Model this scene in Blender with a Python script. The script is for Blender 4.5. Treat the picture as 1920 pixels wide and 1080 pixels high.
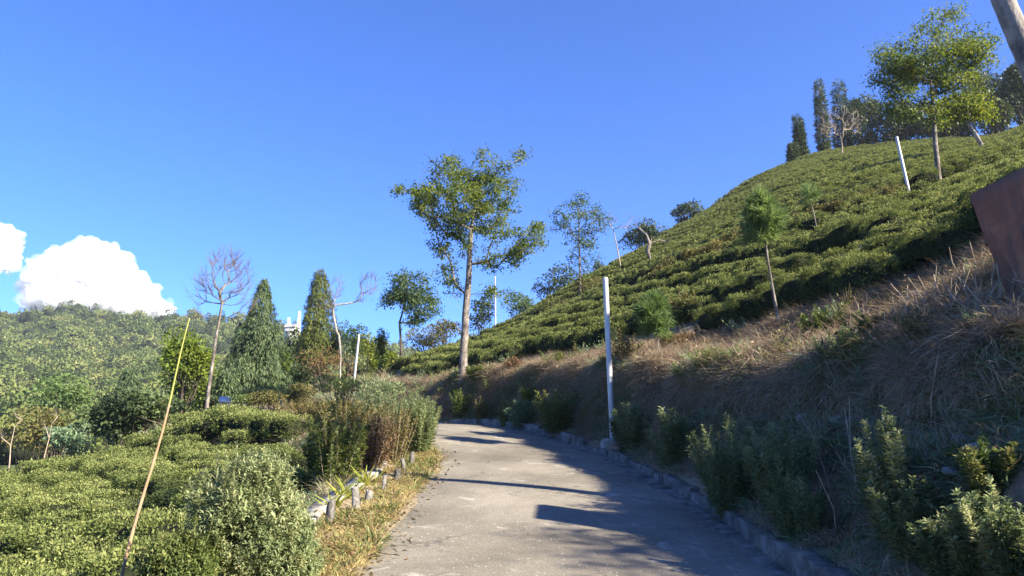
import bpy, math, random
import numpy as np
from mathutils import Vector, Matrix, noise
from mathutils.bvhtree import BVHTree

for o in list(bpy.data.objects):
    bpy.data.objects.remove(o)
SC = bpy.context.scene
COL = SC.collection
R = math.radians
RNG = np.random.default_rng(11)
random.seed(5)

# ------------------------------------------------------------------ camera
FPX, TH, ZC = 1400.0, R(12), 1.6
cd = bpy.data.cameras.new('camera')
cam = bpy.data.objects.new('camera', cd)
COL.objects.link(cam)
cd.sensor_width = 36
cd.lens = 36 * FPX / 1920
cd.clip_start = 0.05
cd.clip_end = 20000
cam.location = (0, 0, ZC)
cam.rotation_euler = (R(90) + TH, 0, 0)
SC.camera = cam

# ------------------------------------------------------------------ sky, sun, exposure
SUN_AZ, SUN_EL = R(121), R(32.5)          # azimuth clockwise from +Y
sun_dir = Vector((math.sin(SUN_AZ) * math.cos(SUN_EL), math.cos(SUN_AZ) * math.cos(SUN_EL), math.sin(SUN_EL)))
W = bpy.data.worlds.new('World')
SC.world = W
W.use_nodes = True
wn = W.node_tree
sky = wn.nodes.new('ShaderNodeTexSky')
sky.sky_type = 'NISHITA'
sky.sun_disc = False
sky.sun_elevation = SUN_EL
sky.sun_rotation = SUN_AZ
sky.altitude = 1800
sky.air_density = 1.0
sky.dust_density = 0.3
sky.ozone_density = 3.0
wn.nodes['Background'].inputs[1].default_value = 0.083
tint = wn.nodes.new('ShaderNodeMix')
tint.data_type = 'RGBA'
tint.blend_type = 'MULTIPLY'
tint.inputs[0].default_value = 1
tint.inputs[7].default_value = (.265, .525, 1.0, 1)
wn.links.new(sky.outputs[0], tint.inputs[6])
wn.links.new(tint.outputs[2], wn.nodes['Background'].inputs[0])
sl = bpy.data.lights.new('sun', 'SUN')
sl.energy = 5.0
sl.angle = R(0.55)
sl.color = (1.0, 0.9, 0.74)
so = bpy.data.objects.new('sun', sl)
COL.objects.link(so)
so.rotation_euler = (-sun_dir).to_track_quat('-Z', 'Y').to_euler()
SC.view_settings.view_transform = 'Standard'
SC.view_settings.look = 'None'
SC.view_settings.exposure = 2.0
SC.view_settings.gamma = 1
SC.render.engine = 'CYCLES'
SC.cycles.use_denoising = True
SC.cycles.max_bounces = 6
SC.cycles.diffuse_bounces = 3
SC.cycles.glossy_bounces = 2
SC.cycles.transmission_bounces = 4
SC.cycles.transparent_max_bounces = 48
SC.cycles.volume_bounces = 0
SC.cycles.sample_clamp_indirect = 6

# ------------------------------------------------------------------ geometry helpers
def ray(px, py):
    u = (px - 960) / FPX
    v = (540 - py) / FPX
    y = math.cos(TH) - v * math.sin(TH)
    z = math.sin(TH) + v * math.cos(TH)
    return np.array([u / y, 1.0, z / y])

def P(px, py, d):
    """point of the place seen in direction (px, py) at d metres ahead"""
    return np.array([0, 0, ZC]) + ray(px, py) * d

class MB:
    def __init__(s):
        s.v, s.f, s.n = [], [], 0
    def add(s, v, f, mat=0, tint=0.5):
        v = np.asarray(v, float).reshape(-1, 3)
        f = np.asarray(f, int)
        if len(f) == 0:
            return
        t = np.broadcast_to(np.asarray(tint, float), (len(f),))
        s.f.append((f + s.n, mat, t))
        s.v.append(v)
        s.n += len(v)
    def mesh(s, name, mats, smooth=False):
        me = bpy.data.meshes.new(name)
        v = np.concatenate(s.v)
        me.vertices.add(len(v))
        me.vertices.foreach_set('co', v.astype(np.float32).ravel())
        loops = np.concatenate([f.ravel() for f, m, t in s.f])
        tot = np.concatenate([np.full(len(f), f.shape[1]) for f, m, t in s.f])
        mi = np.concatenate([np.full(len(f), m) for f, m, t in s.f])
        ti = np.concatenate([t for f, m, t in s.f])
        st = np.concatenate([[0], np.cumsum(tot)[:-1]])
        me.loops.add(len(loops))
        me.loops.foreach_set('vertex_index', loops.astype(np.int32))
        me.polygons.add(len(tot))
        me.polygons.foreach_set('loop_start', st.astype(np.int32))
        try:
            me.polygons.foreach_set('loop_total', tot.astype(np.int32))
        except Exception:
            pass
        me.polygons.foreach_set('material_index', mi.astype(np.int32))
        me.update(calc_edges=True)
        if smooth:
            me.polygons.foreach_set('use_smooth', np.ones(len(tot), bool))
        a = me.attributes.new('tint', 'FLOAT', 'FACE')
        a.data.foreach_set('value', ti.astype(np.float32))
        for m in (mats if isinstance(mats, (list, tuple)) else [mats]):
            me.materials.append(m)
        return me
    def obj(s, name, mats, parent=None, smooth=False):
        o = bpy.data.objects.new(name, s.mesh(name, mats, smooth))
        COL.objects.link(o)
        if parent is not None:
            o.parent = parent
            o.matrix_parent_inverse = parent.matrix_basis.inverted()
        return o

def tag(o, label=None, cat=None, group=None, kind=None):
    if label: o['label'] = label
    if cat: o['category'] = cat
    if group: o['group'] = group
    if kind: o['kind'] = kind
    return o

def empty(name, loc, label, cat, group=None):
    o = bpy.data.objects.new(name, None)
    o.empty_display_size = 0.2
    o.location = [float(c) for c in loc]
    COL.objects.link(o)
    return tag(o, label, cat, group)

def unit(a):
    a = np.asarray(a, float)
    return a / (np.linalg.norm(a, axis=-1, keepdims=True) + 1e-9)

def leaves(mb, c, d, n, L, Wd, mat=0, tint=0.5, fold=0.12):
    """diamond leaves: base c, long axis d, face normal n"""
    c, d = np.asarray(c, float), unit(d)
    s = unit(np.cross(d, n))
    n = unit(np.cross(s, d))
    N = len(c)
    L = np.broadcast_to(np.asarray(L, float), (N,))[:, None]
    Wd = np.broadcast_to(np.asarray(Wd, float), (N,))[:, None]
    mid = c + d * L * 0.45 + n * L * fold
    v = np.stack([c, mid + s * Wd / 2, c + d * L, mid - s * Wd / 2], 1).reshape(-1, 3)
    mb.add(v, np.arange(4 * N).reshape(-1, 4), mat, tint)

def blades(mb, c, d, L, Wd, bend, mat=0, tint=0.5):
    """curved grass blades of two quads ending in a narrow tip, bending along vector bend"""
    c, d = np.asarray(c, float), unit(d)
    N = len(c)
    L = np.broadcast_to(np.asarray(L, float), (N,))[:, None]
    Wd = np.broadcast_to(np.asarray(Wd, float), (N,))[:, None]
    s = unit(np.cross(d, bend + RNG.normal(0, .3, (N, 3))))
    p0, p1, p2 = c, c + d * L * .5 + bend * L * .12, c + d * L * .9 + bend * L * .5
    v = np.stack([p0 - s * Wd / 2, p0 + s * Wd / 2, p1 + s * Wd * .4, p1 - s * Wd * .4, p2 + s * Wd * .08, p2 - s * Wd * .08], 1).reshape(-1, 3)
    i = np.arange(N)[:, None] * 6
    f = np.concatenate([i + [0, 1, 2, 3], i + [3, 2, 4, 5]])
    mb.add(v, f, mat, np.tile(np.broadcast_to(tint, (N,)), 2))

def tube(mb, pts, rad, sides=6, mat=0, tint=0.5, cap=True):
    pts = np.asarray(pts, float)
    K = len(pts)
    rad = np.broadcast_to(np.asarray(rad, float), (K,))
    t = unit(np.gradient(pts, axis=0))
    ref = np.array([1.0, 0.13, 0.07]) if abs(t[0][0]) < .8 else np.array([0.1, 1.0, 0.1])
    a = unit(np.cross(t, ref))
    b = np.cross(t, a)
    th = np.linspace(0, 2 * np.pi, sides, endpoint=False)
    v = pts[:, None] + rad[:, None, None] * (np.cos(th)[None, :, None] * a[:, None] + np.sin(th)[None, :, None] * b[:, None])
    k = np.arange(K - 1)[:, None] * sides
    i = np.arange(sides)[None]
    j = (i + 1) % sides
    f = np.stack([k + i, k + j, k + sides + j, k + sides + i], -1).reshape(-1, 4)
    mb.add(v.reshape(-1, 3), f, mat, tint)
    if cap:
        mb.add(v[-1], [list(range(sides))], mat, tint)

def box(mb, c, size, rot=None, mat=0, tint=0.5, jit=0.0):
    s = np.array([[x, y, z] for x in (-.5, .5) for y in (-.5, .5) for z in (-.5, .5)]) * np.asarray(size, float)
    if jit:
        s = s + RNG.uniform(-jit, jit, s.shape)
    if rot is not None:
        s = s @ np.array(rot.to_3x3()).T
    f = [[0, 1, 3, 2], [4, 6, 7, 5], [0, 4, 5, 1], [2, 3, 7, 6], [0, 2, 6, 4], [1, 5, 7, 3]]
    mb.add(s + np.asarray(c, float), f, mat, tint)

def nz(p, s=1.0, seed=0.0):
    return noise.noise(Vector((p[0] * s + seed, p[1] * s - seed, p[2] * s + seed * .7)))

def nzv(pts, s=1.0, seed=0.0):
    return np.array([nz(p, s, seed) for p in pts])

ICO = {}
def ico(sub=2):
    if sub not in ICO:
        import bmesh
        bm = bmesh.new()
        bmesh.ops.create_icosphere(bm, subdivisions=sub, radius=1)
        ICO[sub] = (np.array([v.co[:] for v in bm.verts]), np.array([[v.index for v in f.verts] for f in bm.faces]))
        bm.free()
    return ICO[sub]

# ------------------------------------------------------------------ materials
def newmat(name):
    m = bpy.data.materials.new(name)
    m.use_nodes = True
    nt = m.node_tree
    return m, nt, nt.nodes['Principled BSDF'], nt.nodes['Material Output']

def ramp(nt, cols, src=None, pos=None):
    r = nt.nodes.new('ShaderNodeValToRGB')
    e = r.color_ramp.elements
    while len(e) < len(cols):
        e.new(0.5)
    for i, c in enumerate(cols):
        e[i].position = pos[i] if pos else i / (len(cols) - 1)
        e[i].color = (*c, 1)
    if src is not None:
        nt.links.new(src, r.inputs[0])
    return r

def tex(nt, scale, detail=4, rough=.55, vec=None, dist=0.0):
    n = nt.nodes.new('ShaderNodeTexNoise')
    n.inputs['Scale'].default_value = scale
    n.inputs['Detail'].default_value = detail
    n.inputs['Roughness'].default_value = rough
    n.inputs['Distortion'].default_value = dist
    if vec is not None:
        nt.links.new(vec, n.inputs['Vector'])
    return n

def mixc(nt, f, a, b, blend='MIX'):
    m = nt.nodes.new('ShaderNodeMix')
    m.data_type = 'RGBA'
    m.blend_type = blend
    if isinstance(f, (int, float)): m.inputs[0].default_value = f
    else: nt.links.new(f, m.inputs[0])
    for k, x in ((6, a), (7, b)):
        if isinstance(x, tuple): m.inputs[k].default_value = (*x, 1)
        else: nt.links.new(x, m.inputs[k])
    return m.outputs[2]

def math_n(nt, op, a, b=None, c=None):
    m = nt.nodes.new('ShaderNodeMath')
    m.operation = op
    for k, x in enumerate((a, b, c)):
        if x is None: continue
        if isinstance(x, (int, float)): m.inputs[k].default_value = x
        else: nt.links.new(x, m.inputs[k])
    return m.outputs[0]

def wpos(nt):
    return nt.nodes.new('ShaderNodeNewGeometry').outputs['Position']

def bump(nt, h, strength, dist, bsdf):
    b = nt.nodes.new('ShaderNodeBump')
    b.inputs['Strength'].default_value = strength
    b.inputs['Distance'].default_value = dist
    nt.links.new(h, b.inputs['Height'])
    nt.links.new(b.outputs[0], bsdf.inputs['Normal'])

def leafmat(name, cols, trans=0.35, rough=0.45, spec=0.3, var=0.18):
    """leaf: colour picked per leaf by 'tint', shifted a little per plant; part of the light passes through"""
    m, nt, b, out = newmat(name)
    at = nt.nodes.new('ShaderNodeAttribute')
    at.attribute_name = 'tint'
    oi = nt.nodes.new('ShaderNodeObjectInfo')
    f = math_n(nt, 'ADD', at.outputs['Fac'], math_n(nt, 'MULTIPLY_ADD', oi.outputs['Random'], var, -var / 2))
    r = ramp(nt, cols, f)
    nt.links.new(r.outputs[0], b.inputs['Base Color'])
    b.inputs['Roughness'].default_value = rough
    b.inputs['Specular IOR Level'].default_value = spec
    if trans > 0:
        t = nt.nodes.new('ShaderNodeBsdfTranslucent')
        hs = nt.nodes.new('ShaderNodeHueSaturation')
        hs.inputs['Hue'].default_value = 0.485
        hs.inputs['Saturation'].default_value = 1.1
        hs.inputs['Value'].default_value = 1.25
        nt.links.new(r.outputs[0], hs.inputs['Color'])
        nt.links.new(hs.outputs[0], t.inputs[0])
        mx = nt.nodes.new('ShaderNodeMixShader')
        mx.inputs[0].default_value = trans
        nt.links.new(b.outputs[0], mx.inputs[1])
        nt.links.new(t.outputs[0], mx.inputs[2])
        nt.links.new(mx.outputs[0], out.inputs['Surface'])
    return m

def plainmat(name, cols, scale=4.0, rough=.85, bumpd=0.01, bs=.5, stretch=None, metal=0.0, bscale=None):
    m, nt, b, out = newmat(name)
    vec = nt.nodes.new('ShaderNodeTexCoord').outputs['Object']
    if stretch:
        mp = nt.nodes.new('ShaderNodeMapping')
        mp.inputs['Scale'].default_value = stretch
        nt.links.new(vec, mp.inputs['Vector'])
        vec = mp.outputs[0]
    n = tex(nt, scale, 6, .6, vec)
    r = ramp(nt, cols, n.outputs[0], [0.3 + 0.4 * i / (len(cols) - 1) for i in range(len(cols))])
    nt.links.new(r.outputs[0], b.inputs['Base Color'])
    b.inputs['Roughness'].default_value = rough
    b.inputs['Metallic'].default_value = metal
    b.inputs['Specular IOR Level'].default_value = .5 if rough < .6 else .08
    if bumpd:
        n2 = tex(nt, (bscale or scale * 4), 5, .6, vec)
        bump(nt, n2.outputs[0], bs, bumpd, b)
    return m

M = {}
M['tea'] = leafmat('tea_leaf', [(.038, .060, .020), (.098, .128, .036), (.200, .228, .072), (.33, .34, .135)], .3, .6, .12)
M['tea_core'] = plainmat('tea_inner_shade', [(.010, .014, .006), (.022, .024, .012)], 8, .9, 0)
M['bark'] = plainmat('bark', [(.045, .038, .032), (.15, .13, .11), (.30, .27, .235)], 9, .9, .03, .9, (1, 1, .5))
M['bark_dark'] = plainmat('bark_dark', [(.028, .022, .017), (.075, .06, .047), (.14, .115, .09)], 6, .9, .02, .7, (1, 1, .35))
M['bark_pale'] = plainmat('bark_pale', [(.09, .08, .07), (.24, .215, .19), (.36, .33, .30)], 9, .85, .02, .8, (1, 1, .4))
M['twig'] = plainmat('dry_twig', [(.20, .155, .11), (.40, .33, .25)], 9, .85, 0)
M['stem_green'] = plainmat('green_stem', [(.09, .11, .04), (.19, .19, .08)], 9, .8, 0)
M['broad'] = leafmat('broad_leaf', [(.035, .065, .016), (.080, .128, .024), (.145, .185, .032), (.24, .25, .048)], .45, .55, .2)
M['broad_cool'] = leafmat('broad_leaf_cool', [(.026, .055, .026), (.060, .108, .040), (.110, .165, .062), (.17, .22, .09)], .45, .55, .2)
M['broad_yellow'] = leafmat('broad_leaf_yellow', [(.045, .075, .014), (.12, .17, .024), (.20, .24, .036), (.30, .30, .06)], .45, .55, .2)
M['dark'] = leafmat('evergreen_leaf', [(.016, .030, .014), (.034, .056, .021), (.064, .092, .030), (.11, .135, .045)], .25, .5, .25)
M['conifer'] = leafmat('conifer_spray', [(.022, .042, .020), (.052, .085, .034), (.100, .135, .056), (.165, .19, .09)], .2, .6, .2)
M['conifer_gold'] = leafmat('conifer_spray_gold', [(.016, .030, .010), (.046, .068, .016), (.098, .118, .024), (.165, .17, .04)], .2, .6, .2)
M['feather'] = leafmat('feather_leaf', [(.05, .095, .03), (.10, .165, .05), (.165, .235, .08), (.24, .30, .12)], .45, .5, .25)
M['sage'] = leafmat('sage_leaf', [(.08, .115, .05), (.17, .22, .10), (.27, .32, .155), (.40, .40, .21)], .4, .6, .2)
M['weed'] = leafmat('weed_leaf', [(.045, .075, .022), (.10, .145, .04), (.17, .205, .065), (.28, .26, .09)], .35, .5, .3)
M['weed_dark'] = leafmat('weed_leaf_dark', [(.07, .12, .065), (.14, .21, .11), (.21, .285, .155), (.30, .36, .20)], .35, .5, .3)
M['rust'] = leafmat('rusty_leaf', [(.05, .045, .02), (.12, .085, .035), (.20, .12, .055), (.26, .17, .09)], .3, .6, .2)
M['olive'] = leafmat('olive_leaf', [(.045, .050, .018), (.10, .10, .03), (.17, .155, .05), (.26, .21, .085)], .3, .6, .2)
M['strap'] = leafmat('strap_leaf', [(.10, .15, .02), (.22, .26, .04), (.33, .34, .07), (.40, .36, .10)], .4, .45, .4)
M['dry'] = leafmat('dry_grass', [(.13, .096, .062), (.28, .218, .142), (.42, .345, .23), (.57, .49, .345)], .25, .75, .1)
M['straw'] = leafmat('straw_grass', [(.20, .15, .07), (.38, .30, .13), (.50, .41, .19), (.36, .36, .13)], .3, .75, .1)
M['straw_pale'] = leafmat('pale_dead_grass', [(.20, .155, .10), (.36, .29, .19), (.48, .40, .28), (.58, .50, .37)], .3, .8, .08)
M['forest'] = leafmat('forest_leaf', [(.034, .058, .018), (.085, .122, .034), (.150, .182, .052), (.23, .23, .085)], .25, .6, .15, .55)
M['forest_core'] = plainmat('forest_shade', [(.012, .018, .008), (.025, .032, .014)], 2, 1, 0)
HAZE = 0.00022

# ------------------------------------------------------------------ ground materials
def asphalt():
    m, nt, b, out = newmat('asphalt')
    w = wpos(nt)
    big = tex(nt, .55, 5, .6, w, .4)
    mid = tex(nt, 3.2, 6, .65, w, .6)
    fine = tex(nt, 70, 3, .7, w)
    grit = nt.nodes.new('ShaderNodeTexVoronoi')
    grit.inputs['Scale'].default_value = 42
    nt.links.new(w, grit.inputs['Vector'])
    c1 = ramp(nt, [(.115, .103, .081), (.172, .154, .121), (.235, .21, .165)], big.outputs[0], [.32, .5, .68])
    c2 = ramp(nt, [(.55, .55, .55), (1, 1, 1), (1.3, 1.28, 1.22)], fine.outputs[0], [.3, .5, .72])
    c = mixc(nt, 1.0, c1.outputs[0], c2.outputs[0], 'MULTIPLY')
    # worn, chalky patches and pale chips
    pat = ramp(nt, [(0, 0, 0), (1, 1, 1)], mid.outputs[0], [.54, .64])
    pat2 = ramp(nt, [(0, 0, 0), (1, 1, 1)], tex(nt, 1.1, 4, .5, w).outputs[0], [.52, .60])
    f = math_n(nt, 'MULTIPLY', math_n(nt, 'MULTIPLY', pat.outputs[0], pat2.outputs[0]), .5)
    c = mixc(nt, f, c, (.42, .39, .33))
    wn_ = nt.nodes.new('ShaderNodeTexWhiteNoise')
    nt.links.new(grit.outputs['Position'], wn_.inputs['Vector'])
    chip = ramp(nt, [(0, 0, 0), (1, 1, 1)], wn_.outputs['Value'], [.955, .965])
    near = ramp(nt, [(1, 1, 1), (0, 0, 0)], grit.outputs['Distance'], [.25, .42])
    c = mixc(nt, math_n(nt, 'MULTIPLY', chip.outputs[0], math_n(nt, 'MULTIPLY', near.outputs[0], .8)), c, (.48, .46, .41))
    dk = ramp(nt, [(1, 1, 1), (0, 0, 0)], tex(nt, 2.1, 6, .7, w, 1.2).outputs[0], [.30, .38])
    c = mixc(nt, math_n(nt, 'MULTIPLY', dk.outputs[0], .6), c, (.09, .086, .08))
    wob = nt.nodes.new('ShaderNodeVectorMath')
    wob.operation = 'ADD'
    nt.links.new(w, wob.inputs[0])
    sc2 = nt.nodes.new('ShaderNodeVectorMath')
    sc2.operation = 'SCALE'
    sc2.inputs['Scale'].default_value = .9
    nt.links.new(tex(nt, 1.6, 5, .65, w).outputs['Color'], sc2.inputs[0])
    nt.links.new(sc2.outputs[0], wob.inputs[1])
    ck = nt.nodes.new('ShaderNodeTexVoronoi')
    ck.feature = 'DISTANCE_TO_EDGE'
    ck.inputs['Scale'].default_value = .75
    nt.links.new(wob.outputs[0], ck.inputs['Vector'])
    ln = ramp(nt, [(1, 1, 1), (0, 0, 0)], ck.outputs['Distance'], [.004, .016])
    brk = ramp(nt, [(0, 0, 0), (1, 1, 1)], tex(nt, .9, 3, .5, w).outputs[0], [.48, .58])
    c = mixc(nt, math_n(nt, 'MULTIPLY', math_n(nt, 'MULTIPLY', ln.outputs[0], brk.outputs[0]), .7), c, (.06, .056, .05))
    nt.links.new(c, b.inputs['Base Color'])
    b.inputs['Roughness'].default_value = .9
    b.inputs['Specular IOR Level'].default_value = .2
    bump(nt, math_n(nt, 'ADD', math_n(nt, 'MULTIPLY', mid.outputs[0], 2.2), fine.outputs[0]), .55, .012, b)
    return m

def soil(name, cols, s=1.2, s2=14):
    m, nt, b, out = newmat(name)
    w = wpos(nt)
    a = tex(nt, s, 6, .65, w, .3)
    f = tex(nt, s2, 6, .7, w, .5)
    mixf = math_n(nt, 'ADD', math_n(nt, 'MULTIPLY', a.outputs[0], .55), math_n(nt, 'MULTIPLY', f.outputs[0], .45))
    r = ramp(nt, cols, mixf, [.34 + .32 * i / (len(cols) - 1) for i in range(len(cols))])
    nt.links.new(r.outputs[0], b.inputs['Base Color'])
    b.inputs['Roughness'].default_value = .95
    b.inputs['Specular IOR Level'].default_value = .1
    bump(nt, f.outputs[0], .8, .05, b)
    return m

M['asphalt'] = asphalt()
M['soil'] = soil('hillside_soil', [(.095, .072, .050), (.17, .133, .092), (.26, .21, .145), (.34, .285, .20)])
M['verge'] = soil('verge_soil', [(.12, .085, .05), (.24, .19, .12), (.36, .30, .20), (.44, .40, .32)], 2.5, 25)
M['concrete'] = plainmat('old_concrete', [(.055, .052, .046), (.15, .142, .126), (.27, .258, .235)], 5, .95, .04, .9)
M['concrete_pale'] = plainmat('pale_concrete', [(.13, .125, .11), (.25, .24, .22), (.38, .37, .34)], 6, .9, .03, .8)
M['galv'] = plainmat('galvanised_steel', [(.30, .30, .295), (.42, .42, .415), (.52, .515, .50)], 5, .5, .002, .3, (1, 1, .3), .25)
M['stone'] = plainmat('stone', [(.10, .098, .092), (.22, .21, .195), (.34, .33, .31)], 4, .9, .03, .8)
M['farland'] = soil('valley_ground', [(.03, .042, .018), (.05, .062, .026), (.075, .082, .035)], .02, .2)

# ------------------------------------------------------------------ road alignment
def cr(pts, per):
    """Catmull-Rom through stations, 'per' samples in each span"""
    p = np.asarray(pts, float)
    q = np.concatenate([[2 * p[0] - p[1]], p, [2 * p[-1] - p[-2]]])
    out = []
    for i in range(1, len(q) - 2):
        for k in range(per):
            t = k / per
            out.append(.5 * (2 * q[i] + (q[i + 1] - q[i - 1]) * t + (2 * q[i - 1] - 5 * q[i] + 4 * q[i + 1] - q[i + 2]) * t * t
                             + (3 * q[i] - q[i - 1] - 3 * q[i + 1] + q[i + 2]) * t ** 3))
    out.append(p[-1])
    return np.array(out)

PER = 16
ZR = [-.84, .21, .63, .89, 1.26, 1.56, 2.07, 2.20, 2.02, 2.45, 3.5, 5.2]
RR = [(2.15, -8), (2.15, 2), (2.13, 6), (2.15, 8.5), (1.90, 12), (1.36, 15), (0, 19.7), (-2.2, 22.6), (-6, 26.6), (-9.5, 33), (-12, 42), (-20, 60)]
RLF = [(-1.22, -8), (-1.22, 2), (-1.24, 6), (-1.27, 8.3), (-1.25, 11.8), (-1.55, 14.4), (-2.9, 17.8), (-4.9, 20.1), (-8.6, 23.9), (-12.5, 31), (-15.3, 41), (-23, 58)]
RRs = cr([(*a, z) for a, z in zip(RR, ZR)], PER)
RLs = cr([(*a, z) for a, z in zip(RLF, ZR)], PER)
NC = len(RRs)
RC = (RRs + RLs) / 2

mb = MB()
ts = np.linspace(-.06, 1.02, 16)
g = np.stack([RLs * (1 - t) + RRs * t for t in ts], 1)
for i in range(NC):
    for k in range(16):
        g[i, k, 2] += .012 * nz(g[i, k], .9, 3) - .03 * (abs(ts[k] - .5) * 2) ** 2 + .03
idx = np.arange(NC * 16).reshape(NC, 16)
f = np.stack([idx[:-1, :-1], idx[:-1, 1:], idx[1:, 1:], idx[1:, :-1]], -1).reshape(-1, 4)
mb.add(g.reshape(-1, 3), f)
road = mb.obj('road', [M['asphalt']], smooth=True)
tag(road, 'grey worn asphalt road climbing and bending left', None, kind='structure')

def road_dist(x, y):
    """distance outside the road's left edge line (positive = left of it), and the road height there"""
    p = np.array([x, y])
    d = np.linalg.norm(RLs[:, :2] - p, axis=1)
    i = int(np.argmin(d))
    t = RLs[min(i + 1, NC - 1), :2] - RLs[max(i - 1, 0), :2]
    side = t[0] * (p[1] - RLs[i, 1]) - t[1] * (p[0] - RLs[i, 0])
    return (d[i] if side > 0 else -d[i]), RLs[i, 2]

# ------------------------------------------------------------------ left: verge, tea field, slope behind it
CA, CB = np.array([-8.2, 24.0]), np.array([-13.4, 20.0])
cdir = (CB - CA) / np.linalg.norm(CB - CA)
cnrm = np.array([cdir[1], -cdir[0]])
if cnrm[1] < 0: cnrm = -cnrm

def field_top(x, y):
    return 1.9 + .188 * (x + 4.5) + .185 * (y - 16)

def field_z(x, y):
    z = field_top(x, y) - .72
    q = (np.array([x, y]) - CA) @ cnrm
    if q > 0:
        z -= q * .20 + min(q, 8) * .18
    if x < -16:
        z -= (-16 - x) * .25
    z += .08 * nz((x, y, 0), .35, 9)
    d, rz = road_dist(x, y)
    if d < .95:
        return rz - .03 if d > -.1 else rz - .12
    t = min(1, (d - .95) / float(np.interp(y, [12, 18], [1.0, 2.6])))
    t = t * t * (3 - 2 * t)
    return (rz - .03) * (1 - t) + z * t

def axis(*segs):
    out = []
    for a, b, s in segs:
        out += list(np.arange(a, b, s))
    return np.array(out)
xs = axis((-120, -30, 4), (-30, -6, .5), (-6, 1.2, .15))
ys = axis((-10, 24, .3), (24, 50, .6), (50, 140, 4))
mb = MB()
v = np.array([(x, y, field_z(x, y)) for y in ys for x in xs])
idx = np.arange(len(v)).reshape(len(ys), len(xs))
f = np.stack([idx[:-1, :-1], idx[:-1, 1:], idx[1:, 1:], idx[1:, :-1]], -1).reshape(-1, 4)
cen = v[f].mean(1)
keep = np.array([road_dist(c[0], c[1])[0] > -.5 for c in cen])
mb.add(v, f[keep])
fo = mb.obj('field_ground', [M['soil']], smooth=True)
tag(fo, 'brown soil slope under the lower tea field', None, kind='structure')

# verge strip of dry earth beside the road, lying on the field sheet
mb = MB()
rows = []
for w in np.linspace(-.12, .95, 8):
    q = []
    for i in range(0, PER * 6):
        t = RLs[i + 1] - RLs[i]
        n = np.array([-t[1], t[0]]) / (np.hypot(t[0], t[1]) + 1e-9)
        e = w + (.13 * nz(RLs[i], 1.3, 2) if w < 0 else 0)
        zz = .004 + .035 * max(0, nz((RLs[i][0] + w, RLs[i][1], 0), 2.2, 5))
        q.append([RLs[i][0] + n[0] * e, RLs[i][1] + n[1] * e, RLs[i][2] + zz])
    rows.append(q)
v = np.array(rows)
idx = np.arange(v.shape[0] * v.shape[1]).reshape(v.shape[:2])
mb.add(v.reshape(-1, 3), np.stack([idx[:-1, :-1], idx[:-1, 1:], idx[1:, 1:], idx[1:, :-1]], -1).reshape(-1, 4))
ve = mb.obj('road_verge', [M['verge']], smooth=True)
tag(ve, 'dry dusty verge along the left road edge', None, kind='structure')

# ------------------------------------------------------------------ right: bank, bench and tea hill (one lofted sheet)
def rn(i):
    t = RRs[min(i + 1, NC - 1)] - RRs[max(i - 1, 0)]
    n = np.array([t[1], -t[0], 0])
    return n / (np.linalg.norm(n) + 1e-9)
NR = np.array([rn(i) for i in range(NC)])
up = np.array([0, 0, 1.0])
lower = lambda p, dz: p - up * dz
L3 = [(4.3, -8, 1.2), (4.2, 2, 2.0), P(1920, 632, 5.45), P(1720, 652, 7.0), P(1420, 700, 10.0), P(1255, 690, 13.2), P(1060, 690, 19), P(885, 704, 23.5),
      P(800, 722, 28), (-6.5, 35, 4.5), (-9.5, 44, 5.2), (-18, 63, 6.5)]
L4 = [(8.5, -8, 3.9), (8.0, 2, 4.4), (6.6, 8, 4.3), P(1800, 505, 10.4), P(1600, 570, 12), P(1420, 622, 14.5), P(1180, 658, 18.5), P(1000, 680, 23.5),
      P(850, 708, 30), (-5.5, 37, 4.9), (-8.2, 46, 5.6), (-16.5, 65, 7)]
LC = [(78, 35, 40), (74, 62, 42), P(1920, 238, 90), P(1760, 258, 88), P(1600, 279, 85), P(1480, 304, 78), P(1330, 388, 72), P(1150, 492, 64),
      P(950, 602, 57), P(800, 654, 52), P(690, 697, 48), (-17, 67, 7.2)]
LC = [np.array(p) - up * .55 for p in LC]
L3s, L4s, LCs = cr(L3, PER), cr(L4, PER), cr(LC, PER)
rows = [RRs + NR * .03 - up * .12, RRs + NR * .17 + up * .15, RRs + NR * .5 + up * .26]
NB1, NB2, NH = 12, 10, 44
R2s = rows[-1]
for k in range(1, NB1 + 1):
    t = k / NB1
    q = R2s * (1 - t) + L3s * t
    h_ = np.interp(t, [0, .42, .54, 1], [0, .34, .62, 1])
    q[:, :2] = R2s[:, :2] * (1 - h_) + L3s[:, :2] * h_
    rows.append(q)
for k in range(1, NB2 + 1):
    t = k / NB2
    rows.append(L3s * (1 - t) + L4s * t)
for k in range(1, NH + 1):
    t = (k / NH) ** 1.25
    rows.append(L4s * (1 - t) + LCs * t)
out2 = unit(LCs - L4s + 1e-3) * [1, 1, 0]
rows.append(LCs + out2 * 8 - up * 1.5)
rows.append(LCs + out2 * 30 - up * 9)
rows.append(LCs + out2 * 160 - up * 60)
HG = np.array(rows)
NRW = len(HG)
for r in range(1, NRW):
    for c in range(NC):
        p = HG[r, c].copy()
        if r >= 3 and r < 3 + NB1 + NB2 - 1:
            a = min(1, (r - 2) / 3)
            n1 = nz(p, .8, 1) * .22 + nz(p, 2.2, 4) * .10
            HG[r, c] += (-NR[c] * .75 + up * .6) * n1 * a
        elif r >= 3 + NB1 + NB2:
            a = min(1, (r - 24) / 6)
            HG[r, c, 2] += (nz(p, .12, 6) * .5 + nz(p, .5, 2) * .12) * a
v = HG.reshape(-1, 3)
idx = np.arange(len(v)).reshape(NRW, NC)
f = np.stack([idx[:-1, :-1], idx[1:, :-1], idx[1:, 1:], idx[:-1, 1:]], -1).reshape(-1, 4)[:, ::-1]
mb = MB()
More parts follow.
